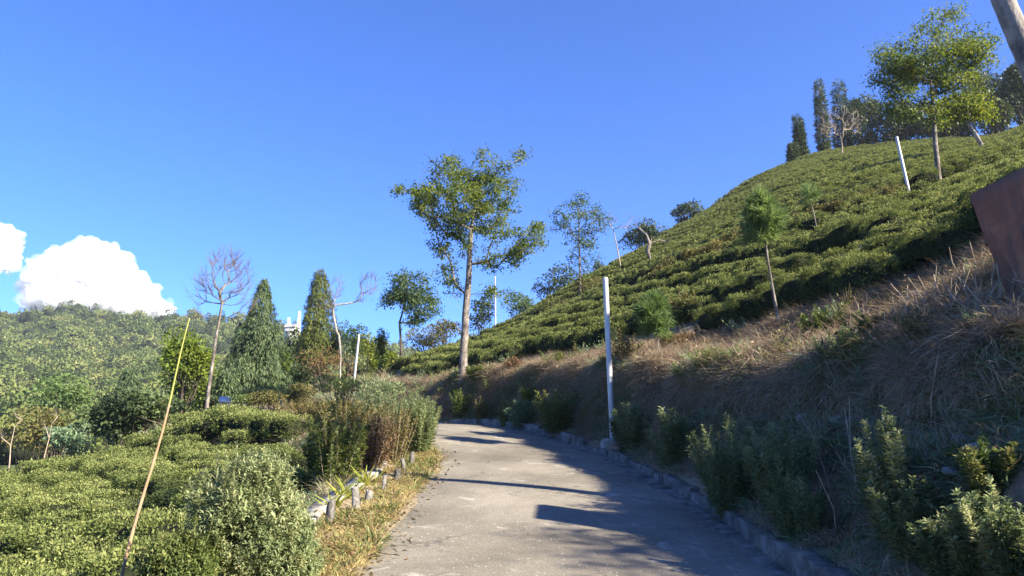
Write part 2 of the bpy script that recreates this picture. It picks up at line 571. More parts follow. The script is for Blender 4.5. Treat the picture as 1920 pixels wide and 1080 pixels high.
mb.add(v, f)
ho = mb.obj('hillside', [M['soil']], smooth=True)
tag(ho, 'steep hillside with cut bank above the road', None, kind='structure')
HB = BVHTree.FromPolygons([tuple(p) for p in v], [tuple(int(i) for i in q) for q in f])

def hill_hit(x, y):
    h = HB.ray_cast(Vector((x, y, 300)), Vector((0, 0, -1)))
    return None if h[0] is None else h[0].z

def ground_z(x, y):
    z = hill_hit(x, y)
    if z is not None:
        return z
    return field_z(x, y)

def hill_pt(r, c):
    """point on the loft at fractional row and column"""
    r = min(max(r, 0), NRW - 1.001); c = min(max(c, 0), NC - 1.001)
    i, j = int(r), int(c)
    a, b = r - i, c - j
    return (HG[i, j] * (1 - a) + HG[i + 1, j] * a) * (1 - b) + (HG[i, j + 1] * (1 - a) + HG[i + 1, j + 1] * a) * b

# far ground to the horizon
mb = MB()
v, f = [], []
n = 40
rad = [60, 150, 400, 1200, 4000, 14000]
for r in rad:
    for k in range(n):
        a = 2 * math.pi * k / n
        v.append((r * math.cos(a), 40 + r * math.sin(a), -45 - r * .004 + (4 * math.sin(k * 1.7) if r < 2000 else 0)))
v.append((0, 40, -46))
for i in range(len(rad) - 1):
    for k in range(n):
        f.append((i * n + k, i * n + (k + 1) % n, (i + 1) * n + (k + 1) % n, (i + 1) * n + k))
mb.add(v, f)
v2 = [v[k] for k in range(n)] + [v[-1]]
mb.add(v2, [(k, n, (k + 1) % n) for k in range(n)])
tag(mb.obj('valley', [M['farland']], smooth=True), 'green valley floor far below the road', None, kind='structure')

# ------------------------------------------------------------------ low kerb wall along the right road edge
kw = empty('kerb_wall', RRs[40], 'low broken concrete kerb wall along the right road edge', 'kerb wall')
i = PER + 6
seg = 0
while i < PER * 8:
    j = min(i + int(RNG.integers(5, 9)), PER * 8)
    hgt = RNG.uniform(.08, .2)
    mb = MB()
    pr = []
    K = j - i
    for k in range(i, j + 1):
        lean = RNG.uniform(-.012, .012)
        h = hgt + .05 * nz(RRs[k], 5, 1)
        o0 = RRs[k] - NR[k] * 0 - up * .08
        pr.append([o0 + NR[k] * .01, o0 + NR[k] * (.02 + lean) + up * (h + .073), o0 + NR[k] * (.03 + lean) + up * (h + .08), o0 + NR[k] * .19 + up * (h + .08), o0 + NR[k] * .21])
    pr = np.array(pr)
    pr[-1] = pr[-2] * .12 + pr[-1] * .88
    ii = np.arange(pr.shape[0] * 5).reshape(-1, 5)
    mb.add(pr.reshape(-1, 3), np.stack([ii[:-1, :-1], ii[1:, :-1], ii[1:, 1:], ii[:-1, 1:]], -1).reshape(-1, 4))
    mb.add(pr[0], [[0, 1, 2, 3, 4]])
    mb.add(pr[-1], [[4, 3, 2, 1, 0]])
    mb.obj('concrete_block', [M['concrete']], kw)
    i = j
    seg += 1
# pale gutter strip at its foot
mb = MB()
rows = []
for w in (-.02, .06, .12, .2):
    q = []
    for i in range(PER, PER * 7):
        e = w if w < .1 else w + .12 * nz(RRs[i], 1.6, 8)
        q.append(RRs[i] - NR[i] * e + up * (.012 if w < .15 else .001))
    rows.append(q)
v = np.array(rows)
idx = np.arange(v.shape[0] * v.shape[1]).reshape(v.shape[:2])
mb.add(v.reshape(-1, 3), np.stack([idx[:-1, :-1], idx[:-1, 1:], idx[1:, 1:], idx[1:, :-1]], -1).reshape(-1, 4)[:, ::-1])
tag(mb.obj('gutter', [M['concrete']]), 'pale concrete gutter strip beside the kerb wall', None, kind='structure')

# ------------------------------------------------------------------ left edge: low wall and guard stones
ew = empty('edge_wall', (-1.9, 7.5, .8), 'low grey concrete edge wall carrying the guard stones', 'wall')
i = PER + 8
while i < PER * 5:
    j = i + 7
    mb = MB()
    pr = []
    for k in range(i, j + 1):
        t = RLs[k + 1] - RLs[k]
        n_ = np.array([-t[1], t[0], 0]); n_ /= np.linalg.norm(n_)
        b_ = RLs[k] + n_ * (.72 + .03 * nz(RLs[k], 2, 4))
        pr.append([b_ - up * .1, b_ + up * .05, b_ + n_ * .24 + up * .045, b_ + n_ * .27 - up * .75])
    pr = np.array(pr)
    pr[-1] = pr[-2] * .1 + pr[-1] * .9
    ii = np.arange(pr.shape[0] * 4).reshape(-1, 4)
    mb.add(pr.reshape(-1, 3), np.stack([ii[:-1, :-1], ii[:-1, 1:], ii[1:, 1:], ii[1:, :-1]], -1).reshape(-1, 4))
    mb.add(pr[0], [[3, 2, 1, 0]])
    mb.add(pr[-1], [[0, 1, 2, 3]])
    mb.obj('concrete_block', [M['concrete_pale']], ew)
    i = j

def road_pt(px, py):
    r = ray(px, py)
    i = 0
    d = 3.0
    while d < 40:
        p = P(px, py, d)
        k = int(np.argmin(np.linalg.norm(RC[:, :2] - p[:2], axis=1)))
        if p[2] <= RC[k, 2]:
            return p
        d += .02
    return p

GS = [(617, 985, .30, .10, .06, 0.05, 'pale leaning guard stone nearest the camera beside the sage shrub'),
      (668, 962, .34, .11, .07, -.10, 'tall dark-sided guard stone behind the nearest one'),
      (691, 940, .16, .11, .09, .04, 'short broken brownish guard stone stub on the edge wall'),
      (719, 923, .25, .07, .07, .06, 'slim reddish guard stone beside the strap-leaved plants'),
      (745, 902, .20, .11, .08, 0.0, 'squat grey guard stone past the strap-leaved plants'),
      (757, 886, .24, .08, .06, -.12, 'tilted guard stone casting a thin shadow near the dry hedge'),
      (771, 874, .27, .10, .07, .03, 'farthest pale guard stone under the dry hedge')]
for px, py, h, w1, w2, tilt, lab in GS:
    h, w1, w2 = h * .85, w1 * .8, w2 * .85
    p = road_pt(px, py)
    mb = MB()
    rot = Matrix.Rotation(tilt, 4, 'Y') @ Matrix.Rotation(RNG.uniform(-.6, .6), 4, 'Z')
    K = 5
    pr = []
    for k in range(K):
        t = k / (K - 1)
        s_ = 1 - .18 * t
        q = np.array([[-w1, -w2], [-w1 * .2, -w2 * 1.1], [w1, -w2], [w1 * 1.05, w2], [0, w2 * 1.1], [-w1, w2]]) * .5 * s_ + RNG.normal(0, .004, (6, 2))
        for a in q:
            pr.append(rot @ Vector((a[0], a[1], -.1 + (h + .1) * t + (RNG.uniform(-.03, .01) if k == K - 1 else 0))))
    pr = np.array([tuple(a) for a in pr]) + p
    ii = np.arange(K * 6).reshape(K, 6)
    ff = [[ii[k, a], ii[k, (a + 1) % 6], ii[k + 1, (a + 1) % 6], ii[k + 1, a]] for k in range(K - 1) for a in range(6)]
    mb.add(pr, ff)
    mb.add(pr[-6:], [[0, 1, 2, 3, 4, 5]])
    o = mb.obj('guard_stone', [M['concrete']])
    tag(o, lab, 'guard stone', 'guard stones along the left verge')

# ------------------------------------------------------------------ steel poles
def pole(base, top, r, label, collar=False, group='galvanised poles along the road and slope'):
    b_, t_ = np.array(base, float), np.array(top, float)
    e = empty('steel_pole', b_, label, 'pole', group)
    mb = MB()
    ax = unit(t_ - b_)
    pts = [b_ - ax * .4] + [b_ + (t_ - b_) * k for k in (0, .25, .5, .75, 1)]
    tube(mb, pts, r, 14)
    mb.obj('pole_tube', [M['galv']], e, smooth=False)
    mb = MB()
    tube(mb, [t_ - ax * .06, t_ + ax * .004, t_ + ax * .03], [r * 1.06, r * 1.06, r * .7], 14)
    mb.obj('pole_cap', [M['galv']], e)
    if collar:
        mb = MB()
        tube(mb, [b_ - up * .45, b_ + up * .02, b_ + up * .09, b_ + up * .105], [.24, .235, .20, .05], 16)
        mb.obj('concrete_footing', [M['concrete_pale']], e)
        mb = MB()
        box(mb, b_ + ax * .25 + np.array([-.01, -r - .004, 0]), (.05, .008, .07))
        mb.obj('plate', [M['concrete_pale']], e)
    return e
pole(P(1149, 832, 14.3), P(1135, 523, 14.3), .052, 'tall galvanised steel pole on a concrete footing beside the kerb', True)
_d = 24.8
pole(P(1708, 376, _d), P(1681, 258, _d), .052, 'pale steel pole standing high on the tea slope beside the tall tree')
pole(P(660, 752, 37), P(673, 628, 37), .058, 'thin steel pole leaning right behind the roadside bushes')
pole(P(929, 612, 54), P(928, 519, 54), .055, 'distant thin steel pole on the skyline right of the big tree')

# ------------------------------------------------------------------ reddish slab at the right edge
def slabmat():
    m, nt, b, out = newmat('stained_red_render')
    w = wpos(nt)
    a = tex(nt, 2.4, 6, .6, w, .5)
    r1 = ramp(nt, [(.12, .050, .030), (.21, .090, .054), (.29, .145, .09)], a.outputs[0], [.3, .5, .7])
    s = nt.nodes.new('ShaderNodeMapping')
    s.inputs['Scale'].default_value = (3, 5, 1.2)
    nt.links.new(w, s.inputs['Vector'])
    st = ramp(nt, [(0, 0, 0), (1, 1, 1)], tex(nt, 1.5, 6, .65, s.outputs[0], .4).outputs[0], [.46, .62])
    c = mixc(nt, math_n(nt, 'MULTIPLY', st.outputs[0], .6), r1.outputs[0], (.05, .042, .036))
    sp = ramp(nt, [(0, 0, 0), (1, 1, 1)], tex(nt, 40, 3, .6, w).outputs[0], [.68, .74])
    c = mixc(nt, math_n(nt, 'MULTIPLY', sp.outputs[0], .35), c, (.30, .26, .22))
    nt.links.new(c, b.inputs['Base Color'])
    b.inputs['Roughness'].default_value = .9
    bump(nt, tex(nt, 30, 5, .6, w).outputs[0], .5, .015, b)
    return m
M['slab'] = slabmat()
tl, bl = P(1815, 366, 6.45), P(1886, 545, 6.25)
tr = tl + np.array([.10, -.86, .03])
br = bl + np.array([.10, -.86, -.02])
axd = unit(bl - tl)
bl, br = bl + axd * .55, br + axd * .55
nn = unit(np.cross(tr - tl, bl - tl))
if nn[0] < 0: nn = -nn
mb = MB()
N1, N2 = 9, 13
fr = np.array([[(tl * (1 - b_) + bl * b_) * (1 - a_) + (tr * (1 - b_) + br * b_) * a_ for a_ in np.linspace(0, 1, N1)] for b_ in np.linspace(0, 1, N2)])
fr += RNG.normal(0, .003, fr.shape)
bk = fr + nn * .09
ii = np.arange(N1 * N2).reshape(N2, N1)
q = np.stack([ii[:-1, :-1], ii[1:, :-1], ii[1:, 1:], ii[:-1, 1:]], -1).reshape(-1, 4)
NV = N1 * N2
rim = list(ii[0]) + list(ii[1:, -1]) + list(ii[-1, -2::-1]) + list(ii[-2:0:-1, 0])
mb.add(np.concatenate([fr.reshape(-1, 3), bk.reshape(-1, 3)]), np.concatenate([q, q[:, ::-1] + NV,
       np.array([[rim[k], rim[(k + 1) % len(rim)], rim[(k + 1) % len(rim)] + NV, rim[k] + NV] for k in range(len(rim))])]))
tag(mb.obj('wall_slab', [M['slab']]), 'leaning reddish brown stained slab at the right edge above the dry bank', 'slab')

# ------------------------------------------------------------------ picking points of the ground
_fm = fo.data
FB = BVHTree.FromPolygons([v.co[:] for v in _fm.vertices], [p.vertices[:] for p in _fm.polygons])
_rm = road.data
RB = BVHTree.FromPolygons([v.co[:] for v in _rm.vertices], [p.vertices[:] for p in _rm.polygons])
def hitpx(px, py, dmax=400):
    d = Vector(ray(px, py)).normalized()
    best = None
    for b in (HB, FB, RB):
        h = b.ray_cast(Vector((0, 0, ZC)), d)
        if h[0] is not None and (best is None or h[3] < best[1]) and h[3] < dmax:
            best = (np.array(h[0]), h[3])
    return None if best is None else best[0]
def project(p):
    p = np.asarray(p, float) - [0, 0, ZC]
    c, s = math.cos(TH), math.sin(TH)
    dep = p[..., 1] * c + p[..., 2] * s
    v = -p[..., 1] * s + p[..., 2] * c
    return 960 + FPX * p[..., 0] / dep, 540 - FPX * v / dep, dep
def seen(p, tol=.6):
    """is a point of the place not behind the bare ground, as seen from the road"""
    d = Vector(p) - Vector((0, 0, ZC))
    L = d.length
    d.normalize()
    for b in (HB, FB):
        h = b.ray_cast(Vector((0, 0, ZC)), d)
        if h[0] is not None and h[3] < L - tol:
            return False
    return True

# ------------------------------------------------------------------ scattered stuff through geometry nodes
def scatter(name, meshes, pts, rots, scls, vids, label, cat):
    vc = bpy.data.collections.new(name + '_kinds')
    for i, me in enumerate(meshes):
        vc.objects.link(bpy.data.objects.new('%s_kind_%02d' % (name, i), me))
    me = bpy.data.meshes.new(name)
    pts = np.asarray(pts, np.float32)
    n = len(pts)
    me.vertices.add(n)
    me.vertices.foreach_set('co', pts.ravel())
    for nm, ty, arr in (('rot', 'FLOAT_VECTOR', rots), ('scl', 'FLOAT_VECTOR', scls)):
        a = me.attributes.new(nm, ty, 'POINT')
        a.data.foreach_set('vector', np.asarray(arr, np.float32).ravel())
    a = me.attributes.new('vid', 'INT', 'POINT')
    a.data.foreach_set('value', np.asarray(vids, np.int32))
    o = bpy.data.objects.new(name, me)
    COL.objects.link(o)
    tag(o, label, cat, None, 'stuff')
    ng = bpy.data.node_groups.new(name + '_nodes', 'GeometryNodeTree')
    ng.interface.new_socket('Geometry', in_out='INPUT', socket_type='NodeSocketGeometry')
    ng.interface.new_socket('Geometry', in_out='OUTPUT', socket_type='NodeSocketGeometry')
    N = ng.nodes
    gi, go = N.new('NodeGroupInput'), N.new('NodeGroupOutput')
    ci = N.new('GeometryNodeCollectionInfo')
    ci.inputs['Collection'].default_value = vc
    ci.inputs['Separate Children'].default_value = True
    ci.inputs['Reset Children'].default_value = True
    ip = N.new('GeometryNodeInstanceOnPoints')
    ip.inputs['Pick Instance'].default_value = True
    def attr(nm, ty):
        a = N.new('GeometryNodeInputNamedAttribute')
        a.data_type = ty
        a.inputs['Name'].default_value = nm
        return a.outputs['Attribute']
    Lk = ng.links.new
    Lk(gi.outputs[0], ip.inputs['Points'])
    Lk(ci.outputs[0], ip.inputs['Instance'])
    Lk(attr('vid', 'INT'), ip.inputs['Instance Index'])
    e2r = N.new('FunctionNodeEulerToRotation')
    Lk(attr('rot', 'FLOAT_VECTOR'), e2r.inputs[0])
    Lk(e2r.outputs[0], ip.inputs['Rotation'])
    Lk(attr('scl', 'FLOAT_VECTOR'), ip.inputs['Scale'])
    Lk(ip.outputs[0], go.inputs[0])
    md = o.modifiers.new('instances', 'NODES')
    md.node_group = ng
    return o

def rdir(n):
    return unit(RNG.normal(0, 1, (n, 3)))

# ------------------------------------------------------------------ tea bushes
def tea_mesh(name, n, L, seed):
    mb = MB()
    rg = np.random.default_rng(seed)
    # woody stems and a solid dark core painted as the shaded inside
    v, f = ico(2)
    sup = np.sign(v) * np.abs(v) ** .5
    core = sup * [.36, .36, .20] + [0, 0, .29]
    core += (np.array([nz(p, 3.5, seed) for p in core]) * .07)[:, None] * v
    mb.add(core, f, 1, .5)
    for k in range(5):
        a = rg.uniform(0, 6.28)
        tube(mb, [(0.05 * math.cos(a), .05 * math.sin(a), -.15), (.14 * math.cos(a), .14 * math.sin(a), .15), (.3 * math.cos(a), .3 * math.sin(a), .38)], [.02, .015, .008], 4, 2)
    d = unit(rg.normal(0, 1, (n, 3)) * [1, 1, .9] + [0, 0, .22])
    s = np.sign(d) * np.abs(d) ** .52
    lump = np.array([1 + .16 * nz(q, 2.6, seed * 3 + 1) + .08 * nz(q, 6, seed) for q in d])[:, None]
    c = s * lump * [.46, .46, .27] + [0, 0, .32] + rg.normal(0, .025, (n, 3))
    out = unit(d * [1, 1, .3] + [0, 0, .3] + rg.normal(0, .65, (n, 3)))
    nr = unit(d + [0, 0, .35] + rg.normal(0, .45, (n, 3)))
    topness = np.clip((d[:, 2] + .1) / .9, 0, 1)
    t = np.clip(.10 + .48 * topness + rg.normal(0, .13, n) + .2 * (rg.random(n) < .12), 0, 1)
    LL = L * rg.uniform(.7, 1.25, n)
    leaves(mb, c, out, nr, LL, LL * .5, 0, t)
    return mb.mesh(name, [M['tea'], M['tea_core'], M['bark_dark']])
TEA_N = [tea_mesh('tea_bush', 3800, .042, 31 + i) for i in range(4)]
TEA_M = [tea_mesh('tea_bush_mid', 1700, .062, 51 + i) for i in range(4)]
TEA_F = [tea_mesh('tea_bush_far', 900, .092, 71 + i) for i in range(4)]

def inpoly(x, y, poly):
    n = len(poly)
    r = False
    j = n - 1
    for i in range(n):
        xi, yi = poly[i][0], poly[i][1]
        xj, yj = poly[j][0], poly[j][1]
        if (yi > y) != (yj > y) and x < (xj - xi) * (y - yi) / (yj - yi) + xi:
            r = not r
        j = i
    return r
def pdist(p, line):
    a, b = line[:-1], line[1:]
    ab = b - a
    t = np.clip(((p - a) * ab).sum(1) / ((ab * ab).sum(1) + 1e-9), 0, 1)
    return np.min(np.linalg.norm(a + ab * t[:, None] - p, axis=1))

def pxline(pp):
    out = [hitpx(*q) for q in pp]
    return np.array([q[:2] for q in out if q is not None])
PATH_A = pxline([(1120, 565), (1215, 532), (1300, 505), (1400, 468), (1480, 432), (1600, 402), (1700, 384), (1830, 325), (1915, 290)])
PATH_B = pxline([(1010, 690), (1110, 668), (1240, 640), (1330, 612), (1420, 575), (1500, 545), (1560, 520), (1640, 480), (1740, 445)])
PATH_C = pxline([(905, 640), (1010, 606), (1090, 572)])
KEEP = [P(1708, 376, 24.8), P(1760, 356, 26.5), P(1846, 284, 37), P(1468, 640, 12.6), P(1535, 450, 22), P(1215, 532, 40), P(1579, 294, 74)]
hill_poly = [tuple(p[:2]) for p in L4s[PER:PER * 11]] + [tuple(p[:2]) for p in LCs[PER:PER * 11][::-1]]
e1, e2 = np.array([-.40, .917]), np.array([.917, .40])
tea = []                                    # (x, y, z, side)
for i in range(-36, 170):
    for j in range(-70, 210):
        q = e2 * i * .94 + e1 * j * .66
        q = q + e2 * (1.3 * nz((q[0], q[1], 0), .07, 1) + .22 * nz((q[0], q[1], 0), .3, 8)) + RNG.normal(0, .055, 2)
        if q[1] < 5 or q[0] > 72: continue
        if not inpoly(q[0], q[1], hill_poly): continue
        if pdist(q, PATH_A) < 1.0 or pdist(q, PATH_B) < .75 or pdist(q, PATH_C) < .6: continue
        if nz((q[0], q[1], 0), .55, 12) > .52: continue
        if any((q[0] - c_[0]) ** 2 + (q[1] - c_[1]) ** 2 < .7 for c_ in KEEP): continue
        z = hill_hit(q[0], q[1])
        if z is None: continue
        px, py, dep = project((q[0], q[1], z + .7))
        if px < 600 or px > 1990 or py > 1100 or dep < 2: continue
        if dep > 12 and not seen((q[0], q[1], z + .75), 3.5): continue
        tea.append((q[0], q[1], z, 1, dep))
f1 = unit(CA - CB)
f2 = np.array([-f1[1], f1[0]])
for i in range(-40, 30):
    for j in range(-50, 50):
        q = np.array([-8.0, 16.0]) + f2 * i * .9 + f1 * j * .8
        q = q + f2 * (.5 * nz((q[0], q[1], 0), .2, 3)) + RNG.normal(0, .2, 2)
        d, rz = road_dist(q[0], q[1])
        if d < (2.35 if q[1] < 17 else 1.3) or q[1] < 3 or q[0] < -24: continue
        qq = (q - CA) @ cnrm
        if qq > .1: continue
        if nz((q[0], q[1], 0), .6, 21) > .50 and q[1] < 15: continue
        z = field_z(q[0], q[1])
        px, py, dep = project((q[0], q[1], z + .7))
        if px < -120 or px > 800 or py > 1250 or dep < 2: continue
        tea.append((q[0], q[1], z, 0, dep))
tea.sort(key=lambda t: t[4])
inview = [t for t in tea if -30 < project((t[0], t[1], t[2] + .6))[0] < 1950 and project((t[0], t[1], t[2] + .6))[1] < 1110]
pick = inview[:300]
pset = set(id(t) for t in pick)
ROWA = math.atan2(e1[1], e1[0])
for k, t in enumerate(pick):
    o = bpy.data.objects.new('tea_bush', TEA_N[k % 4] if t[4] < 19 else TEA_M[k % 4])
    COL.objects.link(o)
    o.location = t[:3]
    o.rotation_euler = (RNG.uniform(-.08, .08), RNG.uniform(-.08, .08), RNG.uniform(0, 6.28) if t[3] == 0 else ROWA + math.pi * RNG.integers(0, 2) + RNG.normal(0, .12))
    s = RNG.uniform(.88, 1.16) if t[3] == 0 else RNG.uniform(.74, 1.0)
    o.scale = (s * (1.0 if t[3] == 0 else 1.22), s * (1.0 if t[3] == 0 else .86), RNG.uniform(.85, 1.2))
    if t[3] == 0:
        tag(o, 'rounded clipped tea bush packed among others in the field left of the road', 'tea bush', 'tea bushes in the lower field')
    else:
        tag(o, 'clipped tea bush in the terraced rows on the slope right of the road', 'tea bush', 'tea bushes on the slope above the bank')
rest = [t for t in tea if id(t) not in pset]
n = len(rest)
sc_ = RNG.uniform(.68, .95, n)
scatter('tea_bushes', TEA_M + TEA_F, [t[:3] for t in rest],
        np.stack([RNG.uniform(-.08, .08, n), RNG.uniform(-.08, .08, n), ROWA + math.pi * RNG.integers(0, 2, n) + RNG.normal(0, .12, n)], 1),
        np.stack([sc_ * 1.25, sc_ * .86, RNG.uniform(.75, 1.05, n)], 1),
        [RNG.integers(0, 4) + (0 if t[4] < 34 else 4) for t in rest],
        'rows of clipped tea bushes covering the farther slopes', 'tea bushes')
print('tea', len(tea), 'individual', len(pick), 'farthest', pick[-1][4])

# ------------------------------------------------------------------ trees
def grow(trunk, targets, seg=.45, first=0.4, arch=.12, wob=.05, pull=.28):
    trunk = np.asarray(trunk, float)
    # densify trunk
    tp = [trunk[0]]
    for a, b in zip(trunk[:-1], trunk[1:]):
        k = max(1, int(np.linalg.norm(b - a) / seg))
        for i in range(1, k + 1):
            tp.append(a + (b - a) * i / k + RNG.normal(0, wob * .15, 3) * (i < k))
    nodes = [np.array(p) for p in tp]
    par = list(range(-1, len(tp) - 1))
    pl = [i * seg for i in range(len(tp))]
    f0 = int(len(tp) * first)
    tg = np.asarray(targets, float)
    T = np.array(tp[f0:])
    dist = np.min(np.linalg.norm(tg[:, None] - T[None], axis=2), axis=1)
    tips = []
    for i in np.argsort(dist):
        t = tg[i]
        A = np.array(nodes[f0:])
        d = np.linalg.norm(A - t, axis=1)
        cost = d + pull * np.array(pl[f0:]) + .6 * np.maximum(0, A[:, 2] - t[2])
        b = int(np.argmin(cost)) + f0
        a = nodes[b]
        L = np.linalg.norm(t - a)
        k = max(1, int(L / seg + .5))
        last = b
        for s in range(1, k + 1):
            u = s / k
            p = a + (t - a) * u + up * arch * L * math.sin(math.pi * u) + RNG.normal(0, wob, 3) * (s < k)
            nodes.append(p)
            par.append(last)
            pl.append(pl[last] + L / k)
            last = len(nodes) - 1
        tips.append(last)
    return np.array(nodes), par, tips, len(tp)

def skin(mb, nodes, par, tips, ntr, rbase, rtip, mat=0, smin=4):
    n = len(nodes)
    cnt = np.zeros(n)
    for t in tips: cnt[t] += 1
    for i in range(n - 1, 0, -1):
        if cnt[i] == 0: cnt[i] = 1
        cnt[par[i]] += cnt[i]
    p = math.log(rbase / rtip) / math.log(max(cnt[0], 2))
    r = np.maximum(rtip, rtip * cnt ** p)
    # the bare lower bole keeps tapering
    base = np.linalg.norm(nodes[:ntr] - nodes[0], axis=1)
    r[:ntr] *= (1 - .5 * np.minimum(1, base / (base[-1] + 1e-6))) * (1 + .3 * np.exp(-base / .35))
    ch = [[] for _ in range(n)]
    for i in range(1, n): ch[par[i]].append(i)
    stack = [(0, None)]
    while stack:
        s, pr = stack.pop()
        chain = [s]
        while ch[chain[-1]]:
            c = sorted(ch[chain[-1]], key=lambda k: -cnt[k])
            for o in c[1:]: stack.append((o, chain[-1]))
            chain.append(c[0])
        pts = [nodes[k] for k in chain]
        rr = [r[k] for k in chain]
        if pr is not None:
            pts = [nodes[pr]] + pts
            rr = [min(r[pr], rr[0] * 1.15)] + rr
        if len(pts) > 1:
            sd = 10 if max(rr) > .06 else (6 if max(rr) > .025 else smin)
            tube(mb, pts, rr, sd, mat, .5, False)
    return r

def inell(c, r, n, shell=.0):
    d = rdir(n)
    q = (shell ** 3 + (1 - shell ** 3) * RNG.random(n)) ** (1 / 3)
    return np.asarray(c) + d * q[:, None] * np.asarray(r)

def crown_targets(ells, d):
    out = []
    for e in ells:
        px, py, rx, ry, n = e[:5]
        dd = d + (e[5] if len(e) > 5 else 0)
        c = P(px, py, dd)
        k = dd / FPX
        out.append(inell(c, (rx * k, rx * k * .9, ry * k), n, .35))
    return np.concatenate(out)

def leaf_clusters(mb, tips, nper, spread, L, Wr, droop, mat=0, t0=.45, tv=.2):
    N = len(tips) * nper
    c = np.repeat(np.asarray(tips), nper, 0) + RNG.normal(0, spread, (N, 3)) * [1, 1, .7]
    d = rdir(N) + [0, 0, -droop]
    nrm = rdir(N) + [0, 0, .9]
    LL = L * RNG.uniform(.6, 1.25, N)
    ct = np.repeat(RNG.normal(t0, tv * .7, len(tips)), nper)
    leaves(mb, c, d, nrm, LL, LL * Wr, mat, np.clip(ct + RNG.normal(0, tv * .6, N), 0, 1))

def tree(name, label, d, trunk, ells, rbase, leaf='broad', nper=22, spread=.22, L=.13, Wr=.42, droop=.5, bark='bark', cat='tree', group=None,
         first=.45, rtip=.006, seg=.45, arch=.12, wob=.05, t0=.45, tv=.22, dds=None, pull=.28):
    tr_ = [P(x, y, d + (dds[i] if dds else 0)) for i, (x, y) in enumerate(trunk)]
    z = ground_z(tr_[0][0], tr_[0][1])
    base = tr_[0].copy()
    if z < base[2]: base[2] = z
    tr_[0] = tr_[0] * 1.0
    if base[2] < tr_[0][2] - .05: tr_ = [base - up * .3] + tr_
    else: tr_[0] = tr_[0] - up * .3
    tg = crown_targets(ells, d)
    nodes, par, tips, ntr = grow(tr_, tg, seg, first, arch, wob, pull)
    e = empty(name, base, label, cat, group)
    mb = MB()
    skin(mb, nodes, par, tips, ntr, rbase, rtip)
    mb.obj('trunk', [M[bark]], e, smooth=True)
    if leaf:
        mb = MB()
        tp = nodes[tips]
        pp = nodes[[par[t] for t in tips]]
        leaf_clusters(mb, np.concatenate([tp, tp * .6 + pp * .4]), nper // 2, spread, L, Wr, droop, 0, t0, tv)
        mb.obj('crown', [M[leaf]], e)
    else:
        # fine twigs make the bare crown
        mb = MB()
        for t in tips:
            b = nodes[t]
            out = unit(b - nodes[par[t]])
            for k in range(nper):
                dr = unit(out + RNG.normal(0, .4, 3) + up * .7)
                ln = L * RNG.uniform(.5, 1.2)
                tube(mb, [b - out * ln * RNG.uniform(0, .6), b + dr * ln * .5, b + dr * ln + RNG.normal(0, .05, 3) * ln], [rtip * .8, rtip * .55, rtip * .25], 3, 0, .5, False)
        mb.obj('crown', [M['bark']], e)
    return e

tree('shade_tree', 'tall slender shade tree with open crown on the bank edge, largest in view', 24,
     [(868, 712), (869, 660), (873, 590), (879, 520), (881, 470), (884, 430), (892, 380), (900, 330)],
     [(865, 375, 100, 62, 95), (930, 355, 55, 62, 45), (795, 365, 38, 22, 18), (965, 445, 58, 42, 42), (845, 320, 55, 28, 24), (905, 287, 10, 18, 4), (972, 292, 12, 12, 4),
      (842, 520, 20, 34, 12), (915, 545, 20, 10, 6), (850, 452, 52, 34, 20), (748, 352, 14, 7, 4), (1010, 425, 14, 12, 5), (880, 400, 80, 60, 40), (930, 490, 60, 18, 12)],
     .145, 'broad', 64, .13, .105, .42, .55, 'bark', first=.36, group='broadleaf trees', t0=.42)
tree('shade_tree', 'slim airy tree behind the big shade tree, left of the dead snag', 45,
     [(1088, 548), (1087, 500), (1086, 450), (1084, 400), (1083, 370)],
     [(1084, 415, 58, 42, 70), (1090, 470, 36, 30, 34), (1080, 375, 24, 14, 10), (1130, 410, 22, 24, 12), (1088, 510, 16, 16, 8)],
     .075, 'broad_cool', 26, .2, .17, .42, .4, 'bark', first=.25, group='broadleaf trees', rtip=.009)
tree('shade_tree', 'bushy dark green tree with crooked trunk left of the big shade tree', 46,
     [(753, 672), (751, 630), (749, 605), (757, 578), (762, 548)],
     [(765, 538, 46, 32, 80), (792, 572, 36, 26, 50), (735, 560, 26, 14, 18), (780, 600, 22, 14, 14)],
     .10, 'broad_cool', 36, .22, .2, .42, .4, 'bark_dark', first=.45, group='broadleaf trees', rtip=.01)
tree('shade_tree', 'large round-crowned tree with straight mossy trunk high on the right slope', 26.5,
     [(1760, 352), (1757, 300), (1752, 240), (1748, 185), (1744, 150)],
     [(1750, 105, 92, 62, 130), (1680, 140, 52, 38, 45), (1825, 95, 45, 45, 45), (1700, 195, 60, 30, 30), (1790, 165, 60, 30, 30), (1755, 220, 16, 26, 8), (1760, 40, 50, 18, 12), (1650, 100, 26, 20, 8)],
     .11, 'broad', 64, .18, .12, .45, .45, 'bark', first=.5, group='broadleaf trees', t0=.52)
tree('shade_tree', 'small leaning tree with flat pale green crown below the crest forest', 37,
     [(1846, 282), (1828, 250), (1815, 232), (1804, 215)],
     [(1805, 203, 50, 24, 60), (1770, 200, 24, 14, 16), (1840, 215, 22, 14, 16)],
     .13, 'broad_yellow', 36, .25, .2, .42, .35, 'bark_pale', first=.5, group='broadleaf trees')
tree('bare_tree', 'leafless tree with forked grey crown at the left field edge', 26,
     [(388, 760), (392, 725), (397, 690), (404, 640), (411, 600), (416, 570)],
     [(420, 525, 45, 45, 90), (375, 545, 25, 30, 36), (455, 525, 22, 40, 36), (425, 485, 35, 20, 40), (465, 575, 22, 20, 14), (360, 590, 22, 10, 9)],
     .075, None, 7, .1, .36, bark='bark', first=.62, rtip=.0034, wob=.02, group='leafless trees', pull=.38, arch=-.03)
